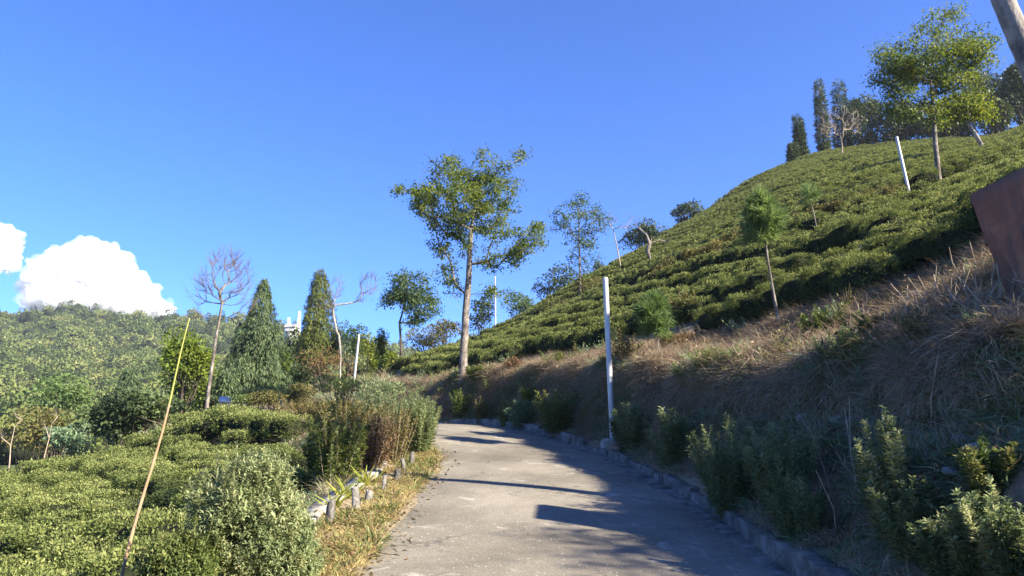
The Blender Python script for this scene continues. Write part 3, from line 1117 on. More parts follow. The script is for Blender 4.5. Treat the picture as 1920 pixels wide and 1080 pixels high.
tree('bare_tree', 'leafless tree splitting low into two pale stems behind the roadside bushes', 34,
     [(638, 716), (638, 690), (639, 670)],
     [(632, 545, 12, 28, 26), (690, 535, 22, 24, 40), (675, 560, 10, 14, 8), (612, 575, 26, 12, 14), (632, 620, 6, 20, 3)],
     .055, None, 7, .1, .36, bark='bark_pale', first=.5, rtip=.0036, wob=.025, group='leafless trees', pull=.38, arch=-.03)
tree('bare_tree', 'leafless rounded tree standing on the tea crest before dark cypresses', 74,
     [(1579, 292), (1579, 272), (1576, 255)],
     [(1575, 230, 42, 32, 90), (1550, 240, 16, 18, 18), (1602, 240, 18, 16, 18)],
     .09, None, 5, .1, .5, bark='twig', first=.5, rtip=.016, wob=.05, group='leafless trees')
tree('bare_tree', 'thin dead tree with wispy top between the slim tree and the snag', 48,
     [(1166, 524), (1162, 490), (1155, 455), (1150, 430)],
     [(1150, 410, 14, 16, 8), (1190, 408, 14, 14, 5), (1170, 430, 14, 12, 4)],
     .055, None, 4, .1, .4, bark='twig', first=.5, rtip=.009, group='leafless trees')
tree('bare_tree', 'dead crooked snag with two stub arms amid the upper tea rows', 40,
     [(1213, 530), (1213, 505), (1219, 487)],
     [(1252, 452, 4, 4, 2), (1207, 465, 2, 3, 1), (1222, 448, 3, 3, 1), (1200, 425, 8, 8, 3)],
     .12, None, 1, .1, .3, bark='bark', first=.7, rtip=.02, wob=.06, group='leafless trees', pull=.5)
tree('bare_tree', 'pale dead sapling rising at the far left field edge', 24, [(18, 868), (20, 835), (28, 800)], [(34, 785, 10, 12, 4), (8, 815, 8, 10, 3)],
     .03, None, 3, .1, .25, bark='twig', first=.4, group='leafless trees')
tree('bare_tree', 'thin bare sapling between the field edge and the light green trees', 27, [(84, 852), (92, 822), (97, 795)], [(104, 780, 8, 12, 4), (86, 800, 8, 10, 3)],
     .03, None, 3, .1, .25, bark='twig', first=.4, group='leafless trees')

# leaning trunk at the upper right corner: bole rises out of the frame, crown above it
tb = [np.array([7.0, 6.6, 3.7]), P(2045, 400, 6.9), P(1965, 200, 6.95), P(1921, 94, 7.0), P(1881, 0, 7.0), P(1835, -120, 7.1), P(1790, -260, 7.2)]
e = empty('leaning_tree', tb[0], 'thick grey leaning trunk in the upper right corner', 'tree', 'broadleaf trees')
mb = MB()
pts = cr(tb, 6)
rr = np.interp(np.linspace(0, 1, len(pts)), [0, .5, 1], [.135, .108, .095])
rr = rr * (1 + .02 * np.sin(np.arange(len(pts)) * 2.4))
tube(mb, pts, rr, 14)
mb.obj('trunk', [M['bark_pale']], e, smooth=True)
mb = MB()
top = pts[-1]
tg = inell(top + up * .5 + [.8, -1.2, .2], (1.2, 1.3, .8), 60)
leaf_clusters(mb, tg, 24, .2, .16, .4, .4)
mb.obj('crown', [M['broad']], e)

# tree standing on the slope just right of the view; its crown dapples the near road
gz_ = ground_z(11.6, .6)
e = empty('shade_tree', (11.6, .6, gz_), 'broadleaf tree on the slope just outside the right frame edge', 'tree', 'broadleaf trees')
mb = MB()
tr_ = [np.array([11.6, .6, gz_ - .3]), np.array([11.7, .6, gz_ + 1.2]), np.array([11.8, .7, gz_ + 2.0])]
tg = np.concatenate([inell((11.9, .8, gz_ + 2.2), (1.2, 1.3, .9), 60), inell((12.6, 2.6, gz_ + 2.0), (.9, 1.0, .7), 24)])
nodes, par, tips, ntr = grow(tr_, tg, .5, .5)
skin(mb, nodes, par, tips, ntr, .11, .006)
mb.obj('trunk', [M['bark']], e, smooth=True)
mb = MB()
leaf_clusters(mb, nodes[tips], 34, .24, .16, .45, .4)
mb.obj('crown', [M['broad']], e)

# unseen bush added right of the view to shade the bank corner
gz_ = ground_z(7.3, 4.9)
e = empty('bush', (7.3, 4.9, gz_), 'unseen leafy bush added outside the right frame edge to shade the bank', 'bush', 'unseen bushes added for shade')
mb = MB()
leaf_clusters(mb, inell((7.3, 4.9, gz_ + .55), (.8, 1.7, .75), 170), 30, .16, .12, .45, .3)
mb.obj('foliage', [M['weed']], e)
mb = MB()
for k in range(9):
    tube(mb, [np.array([7.3, 4.9, gz_ - .2]), np.array([7.3 + RNG.normal(0, .25), 4.9 + RNG.normal(0, .7), gz_ + .6])], [.03, .008], 5)
mb.obj('stems', [M['twig']], e)

# ------------------------------------------------------------------ conifers
def conifer(name, label, base_px, tip_px, d, half, leaf, n=900, L=.38, droop=1.1, prof=.75, group='conifers', z0=.05, lump=.18):
    b, t = P(*base_px, d), P(*tip_px, d)
    z = ground_z(b[0], b[1])
    e = empty(name, (b[0], b[1], min(z, b[2])), label, 'tree', group)
    H = np.linalg.norm(t - b)
    Rm = half * d / FPX
    mb = MB()
    bb = np.array([b[0], b[1], min(z, b[2]) - .3])
    tube(mb, [bb, b, (b + t) / 2, t], [.022 * H, .02 * H, .012 * H, .006], 8)
    mb.obj('trunk', [M['bark_dark']], e)
    mb = MB()
    u = 1 - RNG.random(n) ** .62
    u = z0 + (1 - z0) * u
    a = RNG.uniform(0, 6.28, n)
    ax = b + (t - b) * u[:, None]
    prf = np.array([min(1, (1 - k) / .9) ** prof * min(1, .55 + k * 4) for k in u])
    lm = np.array([1 + lump * 2.0 * nz((math.cos(q) * 1.6, math.sin(q) * 1.6, k * 7), 1.0, d) for q, k in zip(a, u)])
    rad = Rm * prf * lm * (1 - .5 * RNG.random(n) ** 2.2)
    o = np.stack([np.cos(a), np.sin(a), np.zeros(n)], 1)
    c = ax + o * rad[:, None]
    k = 7
    C = np.repeat(c, k, 0) + RNG.normal(0, L * .25, (n * k, 3))
    D = np.repeat(o, k, 0) * .7 + RNG.normal(0, .35, (n * k, 3)) - up * droop
    Nn = np.repeat(o, k, 0) + RNG.normal(0, .4, (n * k, 3))
    LL = L * RNG.uniform(.5, 1.2, n * k)
    tt = np.repeat(RNG.normal(.45, .16, n), k) + RNG.normal(0, .1, n * k)
    leaves(mb, C, D, Nn, LL, LL * .2, 0, np.clip(tt, 0, 1))
    mb.obj('crown', [M[leaf]], e)
    return e
conifer('conifer_tree', 'grey-green drooping conifer with pointed top right of the forked bare tree', (468, 752), (497, 521), 40, 62, 'conifer', 3800, .22, 1.2, .8, lump=.32)
conifer('conifer_tree', 'narrow pointed golden-green conifer behind the two-stemmed bare tree', (592, 690), (602, 503), 48, 36, 'conifer_gold', 3200, .22, .9, .6, lump=.28)
conifer('conifer_tree', 'short rounded grey-green conifer at the foot of the drooping conifer', (425, 752), (428, 690), 33, 17, 'conifer', 380, .25, .9, .3)
conifer('conifer_tree', 'small dark conifer between the two tall pointed conifers', (546, 700), (552, 610), 52, 22, 'dark', 420, .35, .9, .5)
conifer('conifer_tree', 'small drooping conifer standing out against the left forest', (240, 765), (243, 690), 60, 24, 'conifer', 420, .45, 1.0, .6)
for bx_, tx_, dd, hf, lab in (((1547, 292), (1534, 150), 84, 9, 'tall narrow cypress on the crest behind the bare round tree'),
                              ((1504, 302), (1494, 216), 82, 7.5, 'column cypress with ball-shaped top on the crest'),
                              ((1487, 305), (1486, 268), 81, 5, 'tiny pom-topped cypress at the left end of the crest'),
                              ((1583, 285), (1571, 150), 88, 13, 'ragged dark cypress behind the bare round tree')):
    conifer('cypress_tree', lab, bx_, tx_, dd, hf, 'dark', 800, .45, .1, .22, 'cypresses on the crest', 0, .3)

# ------------------------------------------------------------------ clumpy broadleaf masses, bushes and shrubs
def clump(mb, c, r, n, L, Wr=.5, droop=.2, mat=0, t0=.45, tv=.2, nl=14, fill=.25, nn=.5):
    """leaves gathered on overlapping lumps of an ellipsoid"""
    c, r = np.asarray(c, float), np.asarray(r, float)
    d = unit(RNG.normal(0, 1, (nl, 3)) + [0, 0, .25])
    lc = c + d * r * RNG.uniform(.38, .86, (nl, 1))
    lr = RNG.uniform(.2, .5, nl)[:, None] * r
    lt = RNG.normal(t0, tv * .5, nl)
    i = RNG.integers(0, nl, n)
    u = unit(RNG.normal(0, 1, (n, 3)) + [0, 0, .35])
    p = lc[i] + u * lr[i] * (1 - fill * RNG.random((n, 1)) ** 2) + RNG.normal(0, L * .3, (n, 3))
    dr = unit(u + RNG.normal(0, .7, (n, 3)) - up * droop)
    LL = L * RNG.uniform(.6, 1.3, n)
    leaves(mb, p, dr, u + RNG.normal(0, nn, (n, 3)), LL, LL * Wr, mat, np.clip(lt[i] + RNG.normal(0, tv * .6, n), 0, 1))
    return lc

def bushpx(name, label, px, py, rx, ry, d, leaf, n, L, Wr=.5, droop=.2, cat='bush', group='bushes', t0=.45, tv=.2, bark='bark_dark', trunk_r=.05, nl=14, depth=None):
    n, L = n * 2, L * .68
    c = P(px, py, d)
    k = d / FPX
    r = np.array([rx * k, (depth or rx * .85) * k, ry * k])
    gz = ground_z(c[0], c[1])
    base = np.array([c[0], c[1], min(gz, c[2] - r[2] * .6)])
    e = empty(name, base, label, cat, group)
    mb = MB()
    lc = clump(mb, c, r, n, L, Wr, droop, 0, t0, tv, nl)
    fo_ = mb.obj('crown' if cat == 'tree' else 'foliage', [M[leaf]], e)
    mb = MB()
    for q in lc:
        m1 = base + (q - base) * .5 + up * .1 * np.linalg.norm(q - base) * .3 + RNG.normal(0, .05, 3) * r[0]
        tube(mb, [base - up * .25, base * .75 + m1 * .25 + RNG.normal(0, .02, 3), m1, q], [trunk_r, trunk_r * .8, trunk_r * .45, trunk_r * .15], 5, 0, .5, False)
    mb.obj('trunk' if cat == 'tree' else 'stems', [M[bark]], e)
    return e

G_ = 'trees behind the lower tea field'
bushpx('broadleaf_tree', 'large-leaved yellow-green tree beside the forked bare trunk', 350, 700, 62, 72, 33, 'broad_yellow', 2000, .25, .6, .3, 'tree', G_, nl=24, t0=.35)
bushpx('broadleaf_tree', 'dark glossy broad-leaved tree spreading behind the tea field edge', 250, 785, 88, 46, 30, 'dark', 2600, .26, .55, .35, 'tree', G_, t0=.6, nl=22)
bushpx('broadleaf_tree', 'pale spreading large-leaved tree just above the dark glossy one', 270, 755, 60, 24, 32, 'sage', 900, .24, .5, .5, 'tree', G_, t0=.35, nl=14)
bushpx('broadleaf_tree', 'loose light green tree at left with layered branches', 112, 742, 58, 44, 42, 'feather', 1300, .30, .45, .3, 'tree', G_, t0=.45, nl=20)
bushpx('broadleaf_tree', 'bright green bushy tree low behind the left field', 320, 815, 50, 28, 31, 'broad_yellow', 800, .22, .6, .3, 'tree', G_, nl=12)
bushpx('broadleaf_tree', 'olive shrubby tree at the lower left corner of the forest', 60, 812, 70, 40, 36, 'olive', 1300, .26, .5, .3, 'tree', G_, nl=18)
bushpx('broadleaf_tree', 'grey-green shrubby tree between olive tree and dark glossy tree', 135, 820, 50, 32, 34, 'weed_dark', 1000, .24, .5, .3, 'tree', G_, nl=14)
bushpx('broadleaf_tree', 'dark evergreen mass right of the bare forked trunk', 395, 745, 28, 60, 36, 'dark', 900, .28, .5, .4, 'tree', G_, nl=12)
H_ = 'trees and bushes behind the bend'
for a in (('rust-coloured twiggy bush below the golden conifer', 612, 685, 46, 32, 40, 'rust', 900, .16), ('green bush between the two pointed conifers', 520, 700, 34, 40, 44, 'broad', 900, .22),
          ('dark bush under the golden conifer', 560, 715, 40, 30, 42, 'dark', 900, .24), ('light green bush right of the golden conifer', 655, 640, 34, 40, 52, 'broad_cool', 900, .26),
          ('yellowish bush behind the leaning thin pole', 690, 670, 34, 44, 50, 'broad_yellow', 900, .26), ('tall columnar climber-covered tree left of the crooked tree', 717, 650, 15, 36, 48, 'broad', 600, .22),
          ('leafy green bush at the foot of the crooked tree', 735, 690, 34, 28, 46, 'broad', 800, .24), ('olive bush on the ridge beside the crooked tree', 800, 640, 42, 26, 52, 'olive', 900, .24),
          ('tan and green bush on the ridge left of the big trunk', 835, 622, 34, 22, 56, 'olive', 800, .24), ('dark green tree on the ridge behind the big trunk', 900, 590, 30, 36, 60, 'dark', 800, .30),
          ('round grey-green tree on the ridge right of the distant pole', 968, 578, 40, 34, 60, 'broad_cool', 1100, .28), ('dark evergreen bush lower on the ridge right of the round tree', 1045, 540, 44, 36, 62, 'dark', 1200, .30),
          ('small dark bush on the skyline below the slim tree', 1128, 508, 20, 18, 60, 'dark', 500, .28), ('tan bush left of the leaning thin pole', 560, 742, 40, 22, 30, 'olive', 900, .15),
          ('grey-green bush beneath the drooping conifer', 490, 742, 52, 20, 29, 'weed', 1100, .14), ('green bush at the foot of the two-stemmed bare tree', 640, 728, 46, 24, 28, 'weed', 1100, .13),
          ('low pale bush left of the road behind the dry hedge', 705, 735, 46, 22, 24, 'sage', 1100, .11),
          ('low grey-green bush over the tea field crest near the panel', 458, 752, 28, 10, 25, 'weed', 900, .10), ('low olive bush over the tea field crest below the drooping conifer', 500, 750, 36, 14, 24, 'olive', 900, .10)):
    lab, px, py, rx, ry, dd, lf, n, L = a
    bushpx('bush', lab, px, py, rx, ry, dd, lf, n, L, .5, .2, 'bush', H_)
K_ = 'dark trees on the crest'
for a in (('dark evergreen tree mass right of the bare round tree on the crest', 1620, 240, 48, 72, 86, 1700), ('dark broadleaf tree behind the round-crowned tree', 1690, 235, 54, 58, 84, 1900),
          ('dark dense tree right of the round-crowned tree', 1855, 190, 50, 78, 80, 1900), ('dark dense tree at the right frame edge on the crest', 1912, 182, 45, 80, 74, 1700),
          ('dark rounded tree low between the small leaning tree and the crest', 1770, 240, 52, 40, 82, 1700), ('brownish round evergreen at the crest near the right edge', 1870, 215, 26, 34, 72, 800)):
    lab, px, py, rx, ry, dd, n = a
    bushpx('crest_tree', lab, px, py, rx, ry, dd, 'dark', n * 2, .5, .5, .3, 'tree', K_, t0=.5, trunk_r=.15, nl=20)
for a in (('round dark bush on the tea skyline right of the snag', 1208, 446, 42, 30, 66), ('dark bush higher on the tea skyline', 1290, 405, 38, 24, 72)):
    lab, px, py, rx, ry, dd = a
    bushpx('bush', lab, px, py, rx, ry, dd, 'dark', 1400, .34, .5, .2, 'bush', K_, t0=.55, nl=18)

# brownish unclipped shrubs along the upper path
SH = 'unclipped shrubs along the slope path'
ORD = ['first', 'second', 'third', 'fourth', 'fifth', 'sixth', 'seventh', 'eighth', 'ninth', 'tenth', 'eleventh', 'twelfth', 'thirteenth', 'fourteenth']
for k, (px, py, rx, ry) in enumerate(sorted([(1255, 505, 32, 20), (1300, 492, 28, 20), (1345, 470, 30, 22), (1375, 455, 26, 22), (1240, 525, 24, 14), (1500, 420, 26, 18), (1535, 405, 24, 18), (1580, 392, 28, 20), (1625, 378, 28, 18), (1660, 375, 22, 16), (1690, 360, 22, 14), (1100, 545, 34, 20), (1140, 535, 24, 14), (1050, 580, 24, 14)])):
    h = hitpx(px, py + ry * .8)
    bushpx('path_shrub', 'olive brown unclipped shrub along the tea slope path, %s from the left' % ORD[k],
           px, py, rx * 1.15, ry * 1.3, float(h[1]) if h is not None else 45, 'olive', 1000, .13, .5, .1, 'shrub', SH, nl=10)

# ------------------------------------------------------------------ feathery saplings
def sapling(label, trunk, d, ball, r, n=420, L=.30, leaf='feather', dd2=0):
    tr_ = [P(x, y, d) for x, y in trunk]
    z = ground_z(tr_[0][0], tr_[0][1])
    if z < tr_[0][2]: tr_ = [np.array([tr_[0][0], tr_[0][1], z - .2])] + tr_
    e = empty('feathery_sapling', tr_[0], label, 'sapling', 'feathery saplings')
    mb = MB()
    tube(mb, tr_, np.linspace(r, r * .35, len(tr_)), 8)
    mb.obj('trunk', [M['bark']], e)
    mb = MB()
    br = MB()
    for (px, py, rx, ry) in ball:
        c = P(px, py, d)
        k = d / FPX
        m = 26
        dirs = unit(RNG.normal(0, 1, (m, 3)) + [0, 0, .15])
        for q in dirs:
            tip = c + q * np.array([rx, rx, ry]) * k * RNG.uniform(.7, 1.05)
            root = c - up * ry * k * .35 * (1 - q[2])
            ptsb = [root, root * .5 + tip * .5 + up * .12 * ry * k, tip]
            tube(br, ptsb, [r * .22, r * .14, r * .06], 3, 0, .5, False)
            s = RNG.random(n // m * 2) ** .7
            p = np.array([np.array(ptsb[0]) * (1 - a) ** 2 + 2 * np.array(ptsb[1]) * a * (1 - a) + np.array(ptsb[2]) * a * a for a in s])
            dr = unit(tip - root) * .7 + RNG.normal(0, .55, (len(s), 3)) + up * .1
            LL = L * RNG.uniform(.5, 1.1, len(s))
            leaves(mb, p, dr, rdir(len(s)), LL, LL * .06, 0, np.clip(RNG.normal(.45, .2, len(s)), 0, 1))
    br.obj('branches', [M['stem_green']], e)
    mb.obj('crown', [M[leaf]], e)
sapling('tall feathery sapling with brush-like round crown on the right slope', [(1468, 640), (1452, 560), (1440, 490), (1434, 440), (1428, 390)], 12.6, [(1428, 418, 42, 46), (1424, 392, 26, 30)], .03, 2200, .24)
sapling('short feathery sapling right of the roadside steel pole', [(1237, 690), (1235, 650), (1231, 615), (1229, 580)], 15, [(1229, 600, 36, 36), (1228, 578, 20, 26)], .02, 1800, .25)
sapling('thin young sapling with tiny tuft on the upper tea slope', [(1535, 448), (1526, 400), (1519, 375)], 22, [(1518, 364, 16, 18)], .03, 300, .3)

# ------------------------------------------------------------------ leafy weeds: stems with small leaves
def weed(name, label, base, h, spread, nst, leaf, L, Wr=.3, per=70, group='weeds on the bank', cat='weed', lean=(0, 0, 0), stem='stem_green', start=.25, t0=.45, tv=.2, droop=.0, rs=.006, topl=0.0):
    base = np.asarray(base, float)
    e = empty(name, base, label, cat, group)
    st, fo_ = MB(), MB()
    for k in range(nst):
        a = RNG.uniform(0, 6.28)
        rr_ = spread * math.sqrt(RNG.random())
        hh = h * RNG.uniform(.65, 1.08) * (1 - .25 * rr_ / spread)
        tip = base + np.array([math.cos(a) * rr_, math.sin(a) * rr_, hh]) + np.array(lean) * hh
        b0 = base + np.array([math.cos(a) * rr_ * .25, math.sin(a) * rr_ * .25, -.12])
        mid = b0 * .5 + tip * .5 + up * .08 * hh + RNG.normal(0, .03, 3) * hh
        s = np.linspace(0, 1, 5)[:, None]
        pts = b0 * (1 - s) ** 2 + 2 * mid * s * (1 - s) + tip * s * s
        tube(st, pts, [rs, rs * .85, rs * .65, rs * .45, rs * .2], 4, 0, .5, False)
        u = start + (1 - start) * RNG.random(per) ** .8
        p = b0 * ((1 - u) ** 2)[:, None] + 2 * mid * (u * (1 - u))[:, None] + tip * (u * u)[:, None]
        ax = unit(tip - b0)
        sd = rdir(per)
        dr = unit(sd - ax * (sd @ ax)[:, None] * .8) + ax * .55 - up * droop
        off = sd * (spread * .10) * RNG.random((per, 1)) * (1.1 - u)[:, None] * 2
        LL = L * RNG.uniform(.55, 1.2, per) * (1.15 - .5 * u)
        tk = RNG.normal(t0, tv * .6)
        leaves(fo_, p + off, dr, rdir(per) * .6 + up, LL, LL * Wr, 0, np.clip(tk + RNG.normal(0, tv * .7, per) + topl * u, 0, 1))
    st.obj('stems', [M[stem]], e)
    fo_.obj('foliage', [M[leaf]], e)
    return e

def on(px, py, d):
    p = P(px, py, d)
    return np.array([p[0], p[1], ground_z(p[0], p[1])])

# big sage shrub in the foreground: dense rounded crown of small feathery leaves with upright sprigs
def sage(label, px, py, rx, ry, d, n, leaf, t0, base_px, sprigs=26):
    c = P(px, py, d)
    k = d / FPX
    r = np.array([rx * k, rx * k * .95, ry * k])
    b = on(base_px, 1000, d)
    e = empty('sage_shrub', b, label, 'shrub', 'roadside shrubs')
    mb, st = MB(), MB()
    nl = 46
    dd = unit(RNG.normal(0, 1, (nl, 3)) + [0, 0, .3])
    lc = c + dd * r * RNG.uniform(.45, .85, (nl, 1))
    lr = RNG.uniform(.2, .34, nl)[:, None] * r.mean()
    lt = RNG.normal(t0, .10, nl)
    m = n // 9
    i = RNG.integers(0, nl, m)
    u = unit(RNG.normal(0, 1, (m, 3)) + [0, 0, .3])
    tip = lc[i] + u * lr[i] * (1 - .5 * RNG.random((m, 1)) ** 1.5)
    ax = unit(u + up * .9 + RNG.normal(0, .35, (m, 3)))
    # each twig end carries a spray of narrow leaves
    for q in range(9):
        p = tip + ax * (.012 * q - .03)
        sd = rdir(m)
        dr = unit(sd - ax * (sd * ax).sum(1)[:, None] * .7) + ax * .6
        LL = .046 * RNG.uniform(.6, 1.2, m) * (1.1 - q * .06)
        leaves(mb, p, dr, sd * .4 + up + u * .5, LL, LL * .32, 0, np.clip(lt[i] + RNG.normal(0, .16, m), 0, 1))
    for q in range(nl):
        tube(st, [b - up * .1, b * .5 + lc[q] * .5 + RNG.normal(0, .05, 3), lc[q]], [.009, .007, .003], 4, 0, .5, False)
    for q in range(sprigs):
        w = unit(RNG.normal(0, 1, 3) * [1, 1, .3] + up * .8)
        p0 = c + w * r * .8
        L = RNG.uniform(.12, .26)
        g_ = unit(up + w * .35 + RNG.normal(0, .12, 3))
        tube(st, [p0, p0 + g_ * L], [.004, .0015], 4, 0, .5, False)
        z = RNG.random(46) ** .8
        pp_ = p0 + g_ * (z * L)[:, None]
        sd = rdir(46)
        LL = .06 * (1.15 - .7 * z) * RNG.uniform(.7, 1.2, 46)
        leaves(mb, pp_, sd - g_ * (sd @ g_)[:, None] * .6 + g_ * .9, sd * .4 + up, LL, LL * .28, 0, np.clip(RNG.normal(t0 + .1, .12, 46), 0, 1))
    st.obj('stems', [M['stem_green']], e)
    mb.obj('foliage', [M[leaf]], e)
sage('big pale sage-green feathery shrub in the left foreground', 458, 985, 108, 122, 5.6, 40000, 'sage', .68, 455)
sage('lower darker sage shrub beside the leaning cane in the left foreground', 335, 1085, 76, 70, 5.2, 12000, 'weed', .5, 350, 8)
sage('lower sage shrub tight against the road edge stones', 548, 1050, 45, 85, 5.6, 10000, 'sage', .62, 545, 8)

# dry hedge along the left verge
HD = [('leafy dark green hedge shrub behind the strap-leaved plants', 625, 11.2, 762, .55, 'weed', .075, .55, 46, 130, 'twig', .42),
      ('twiggy red-brown hedge shrub in the middle of the dry hedge', 690, 11.6, 770, .5, 'rust', .06, .45, 60, 60, 'twig', .45),
      ('olive hedge shrub with many dry upright stems', 735, 12.6, 752, .45, 'olive', .06, .4, 60, 70, 'twig', .5),
      ('grey-green hedge shrub at the road end of the dry hedge', 783, 13.6, 742, .42, 'sage', .075, .32, 60, 130, 'stem_green', .36),
      ('olive hedge shrub set back behind the red-brown one', 655, 14.5, 742, .7, 'olive', .07, .45, 60, 90, 'twig', .5),
      ('pale feathery hedge shrub at the back of the dry hedge', 730, 15.2, 727, .8, 'sage', .075, .32, 70, 120, 'twig', .42),
      ('small grey-green shrub overhanging the bend of the road', 772, 16.2, 730, .5, 'sage', .075, .32, 40, 110, 'stem_green', .4),
      ('tan dry shrub beyond the hedge above the dark cut', 560, 20.5, 745, .9, 'olive', .08, .4, 60, 80, 'twig', .65),
      ('low olive shrub left of the hedge above the tea bushes', 622, 18.0, 748, .7, 'olive', .08, .4, 60, 80, 'twig', .5)]
for lab, px, d, ytop, sp, lf, L, Wr, ns, per, stem, t0 in HD:
    b = on(px, 850, d)
    h = P(px, ytop, d)[2] - b[2]
    weed('hedge_shrub', lab, b, max(h, .6), sp, int(ns * 1.25), lf, L, Wr, int(per * 1.5), 'shrubs of the dry hedge', 'shrub', stem=stem, t0=t0, tv=.3, start=.22, rs=.006)

# strap-leaved plants at the foot of the hedge
for lab, px, py, d, n, L in (('large yellow-green strap-leaved clump by the dark guard stone', 648, 930, 9.3, 40, .36), ('upright strap-leaved clump behind the red-brown guard stone', 690, 900, 10.2, 30, .38), ('low yellow strap-leaved clump nearest the camera below the hedge', 622, 955, 8.7, 24, .28)):
    b = on(px, py, d)
    b[2] = max(b[2], P(px, py + 15, d)[2] - .1)
    mb = MB()
    a = RNG.uniform(0, 6.28, n)
    dr = np.stack([np.cos(a) * .55, np.sin(a) * .55, np.ones(n)], 1) + RNG.normal(0, .15, (n, 3))
    blades(mb, b + RNG.normal(0, .05, (n, 3)) * [1, 1, .3], dr, L * RNG.uniform(.6, 1.15, n), .03, np.stack([np.cos(a), np.sin(a), -.3 * np.ones(n)], 1) * .6, 0, np.clip(RNG.normal(.5, .2, n), 0, 1))
    tag(mb.obj('strap_leaf_plant', [M['strap']]), lab, 'plant', 'strap-leaved plants')

# weeds on the right bank
BW = [('bushy sunlit green weed left of the roadside steel pole', 1050, 812, 16.6, 722, .62, 'weed', .12, .32, 44, 90, .5),
      ('green weed with darker leaves beside the bushy sunlit one', 985, 800, 18.4, 748, .55, 'weed_dark', .13, .34, 36, 90, .5),
      ('bright green leafy patch high on the bank behind the weeds', 1000, 765, 19.0, 722, .4, 'broad', .10, .5, 26, 80, .55),
      ('narrow upright green weed on the bank foot', 950, 800, 19.3, 748, .22, 'weed', .12, .32, 18, 80, .55),
      ('yellowish upright weed at the bank foot', 903, 794, 21.0, 742, .22, 'olive', .12, .4, 16, 60, .7),
      ('trailing green plant below the big tree trunk', 862, 785, 22.4, 722, .28, 'weed', .12, .4, 18, 70, .5),
      ('small lit weed close left of the steel pole', 1104, 805, 15.4, 758, .22, 'weed', .11, .35, 16, 70, .6),
      ('dark green weed right of the steel pole footing', 1190, 845, 13.0, 748, .42, 'weed_dark', .10, .34, 34, 90, .4),
      ('shaded weed spreading along the kerb past the pole', 1270, 875, 11.4, 760, .42, 'weed_dark', .10, .32, 36, 90, .35),
      ('feathery grey-green weed on the shaded bank with lit tip', 1375, 965, 9.0, 775, .40, 'sage', .10, .28, 46, 110, .3),
      ('tall feathery weed with pointed tips in the shaded bank', 1478, 965, 8.4, 782, .40, 'weed_dark', .10, .30, 46, 110, .45),
      ('dark low weed below the pointed feathery weed', 1500, 1010, 7.6, 885, .32, 'weed_dark', .09, .30, 30, 100, .35),
      ('tall leafy weed with bright sunlit top on the right bank', 1690, 1010, 6.5, 768, .22, 'weed_dark', .11, .34, 30, 110, .45),
      ('broad dark weed at the foot of the bright-topped one', 1735, 1050, 6.0, 890, .28, 'weed_dark', .10, .32, 40, 110, .4),
      ('spreading dark weed in the lower right corner', 1820, 1090, 5.6, 960, .30, 'weed_dark', .10, .32, 44, 110, .4),
      ('dark weed rising at the right frame edge', 1900, 1070, 5.5, 905, .28, 'weed_dark', .10, .32, 40, 110, .4),
      ('yellowing weed in front of the bank stones', 1860, 920, 6.0, 868, .24, 'weed', .09, .34, 24, 90, .5),
      ('leafy shrub with bare legs below the glossy tea bushes', 1540, 640, 9.8, 575, .34, 'weed', .10, .42, 22, 80, .4),
      ('tangled yellowish shrub right of the pole at the bench edge', 1175, 690, 16.8, 618, .45, 'olive', .10, .4, 36, 50, .55),
      ('dry round shrub on the bench right of the big tree', 966, 700, 22.5, 668, .35, 'rust', .09, .4, 40, 60, .6),
      ('green shrub on the bench beside the big trunk', 900, 712, 23.6, 682, .45, 'weed', .11, .4, 40, 70, .45),
      ('pale grassy weed at the foot of the big trunk', 860, 718, 23.4, 690, .32, 'sage', .11, .3, 30, 60, .5),
      ('reddish brown dry shrub below the short feathery sapling', 1270, 650, 15.5, 622, .45, 'rust', .10, .4, 30, 50, .5),
      ('sparse tan sapling shrub on the tea slope right of the short sapling', 1292, 605, 18.5, 538, .5, 'olive', .12, .42, 26, 40, .55),
      ('shaded leafy weed on the bank under the feathery sapling', 1310, 720, 12.6, 675, .45, 'weed_dark', .10, .34, 34, 80, .35),
      ('low leafy weed on the ledge behind the pale cut stalks', 1640, 640, 8.0, 612, .35, 'weed', .08, .35, 30, 70, .4),
      ('grey-green ledge weed right of the leafy bare-legged shrub', 1590, 672, 8.6, 632, .35, 'weed_dark', .08, .35, 30, 70, .4),
      ('tan ledge shrub among the stalks below the slab', 1760, 640, 7.0, 585, .35, 'olive', .07, .35, 34, 50, .6),
      ('dry ledge shrub at the bank top right of the tall sapling', 1480, 690, 9.6, 640, .35, 'olive', .08, .35, 34, 50, .5),
      ('dark bank-top weed left of the tall feathery sapling', 1390, 690, 10.8, 655, .4, 'weed_dark', .08, .35, 34, 70, .4),
      ('bank-top weed tangle below the rust-brown shrub', 1330, 690, 11.8, 660, .4, 'weed', .08, .35, 30, 60, .4),
      ('small upright seedling on the sunny bench', 1052, 690, 19.2, 652, .12, 'weed', .10, .34, 10, 50, .5)]
for lab, px, py, d, ytop, sp, lf, L, Wr, ns, per, t0 in BW:
    b = hitpx(px, py)
    if b is None or abs(b[1] - d) > 3: b = on(px, py, d)
    h = P(px, ytop, b[1])[2] - b[2]
    weed('bank_weed', lab, b, max(h, .35), sp * .98, int(ns * 1.0), 'sage' if (lf == 'weed_dark' and px > 1150) else lf, L * (.62 if px > 1300 else 1), Wr, int(per * (1.9 if px > 1300 else 1)), 'weeds and shrubs on the right bank', 'weed', lean=(-.08, 0, 0), t0=t0, tv=.28, start=.12, stem='twig' if lf in ('rust', 'olive') else 'stem_green')

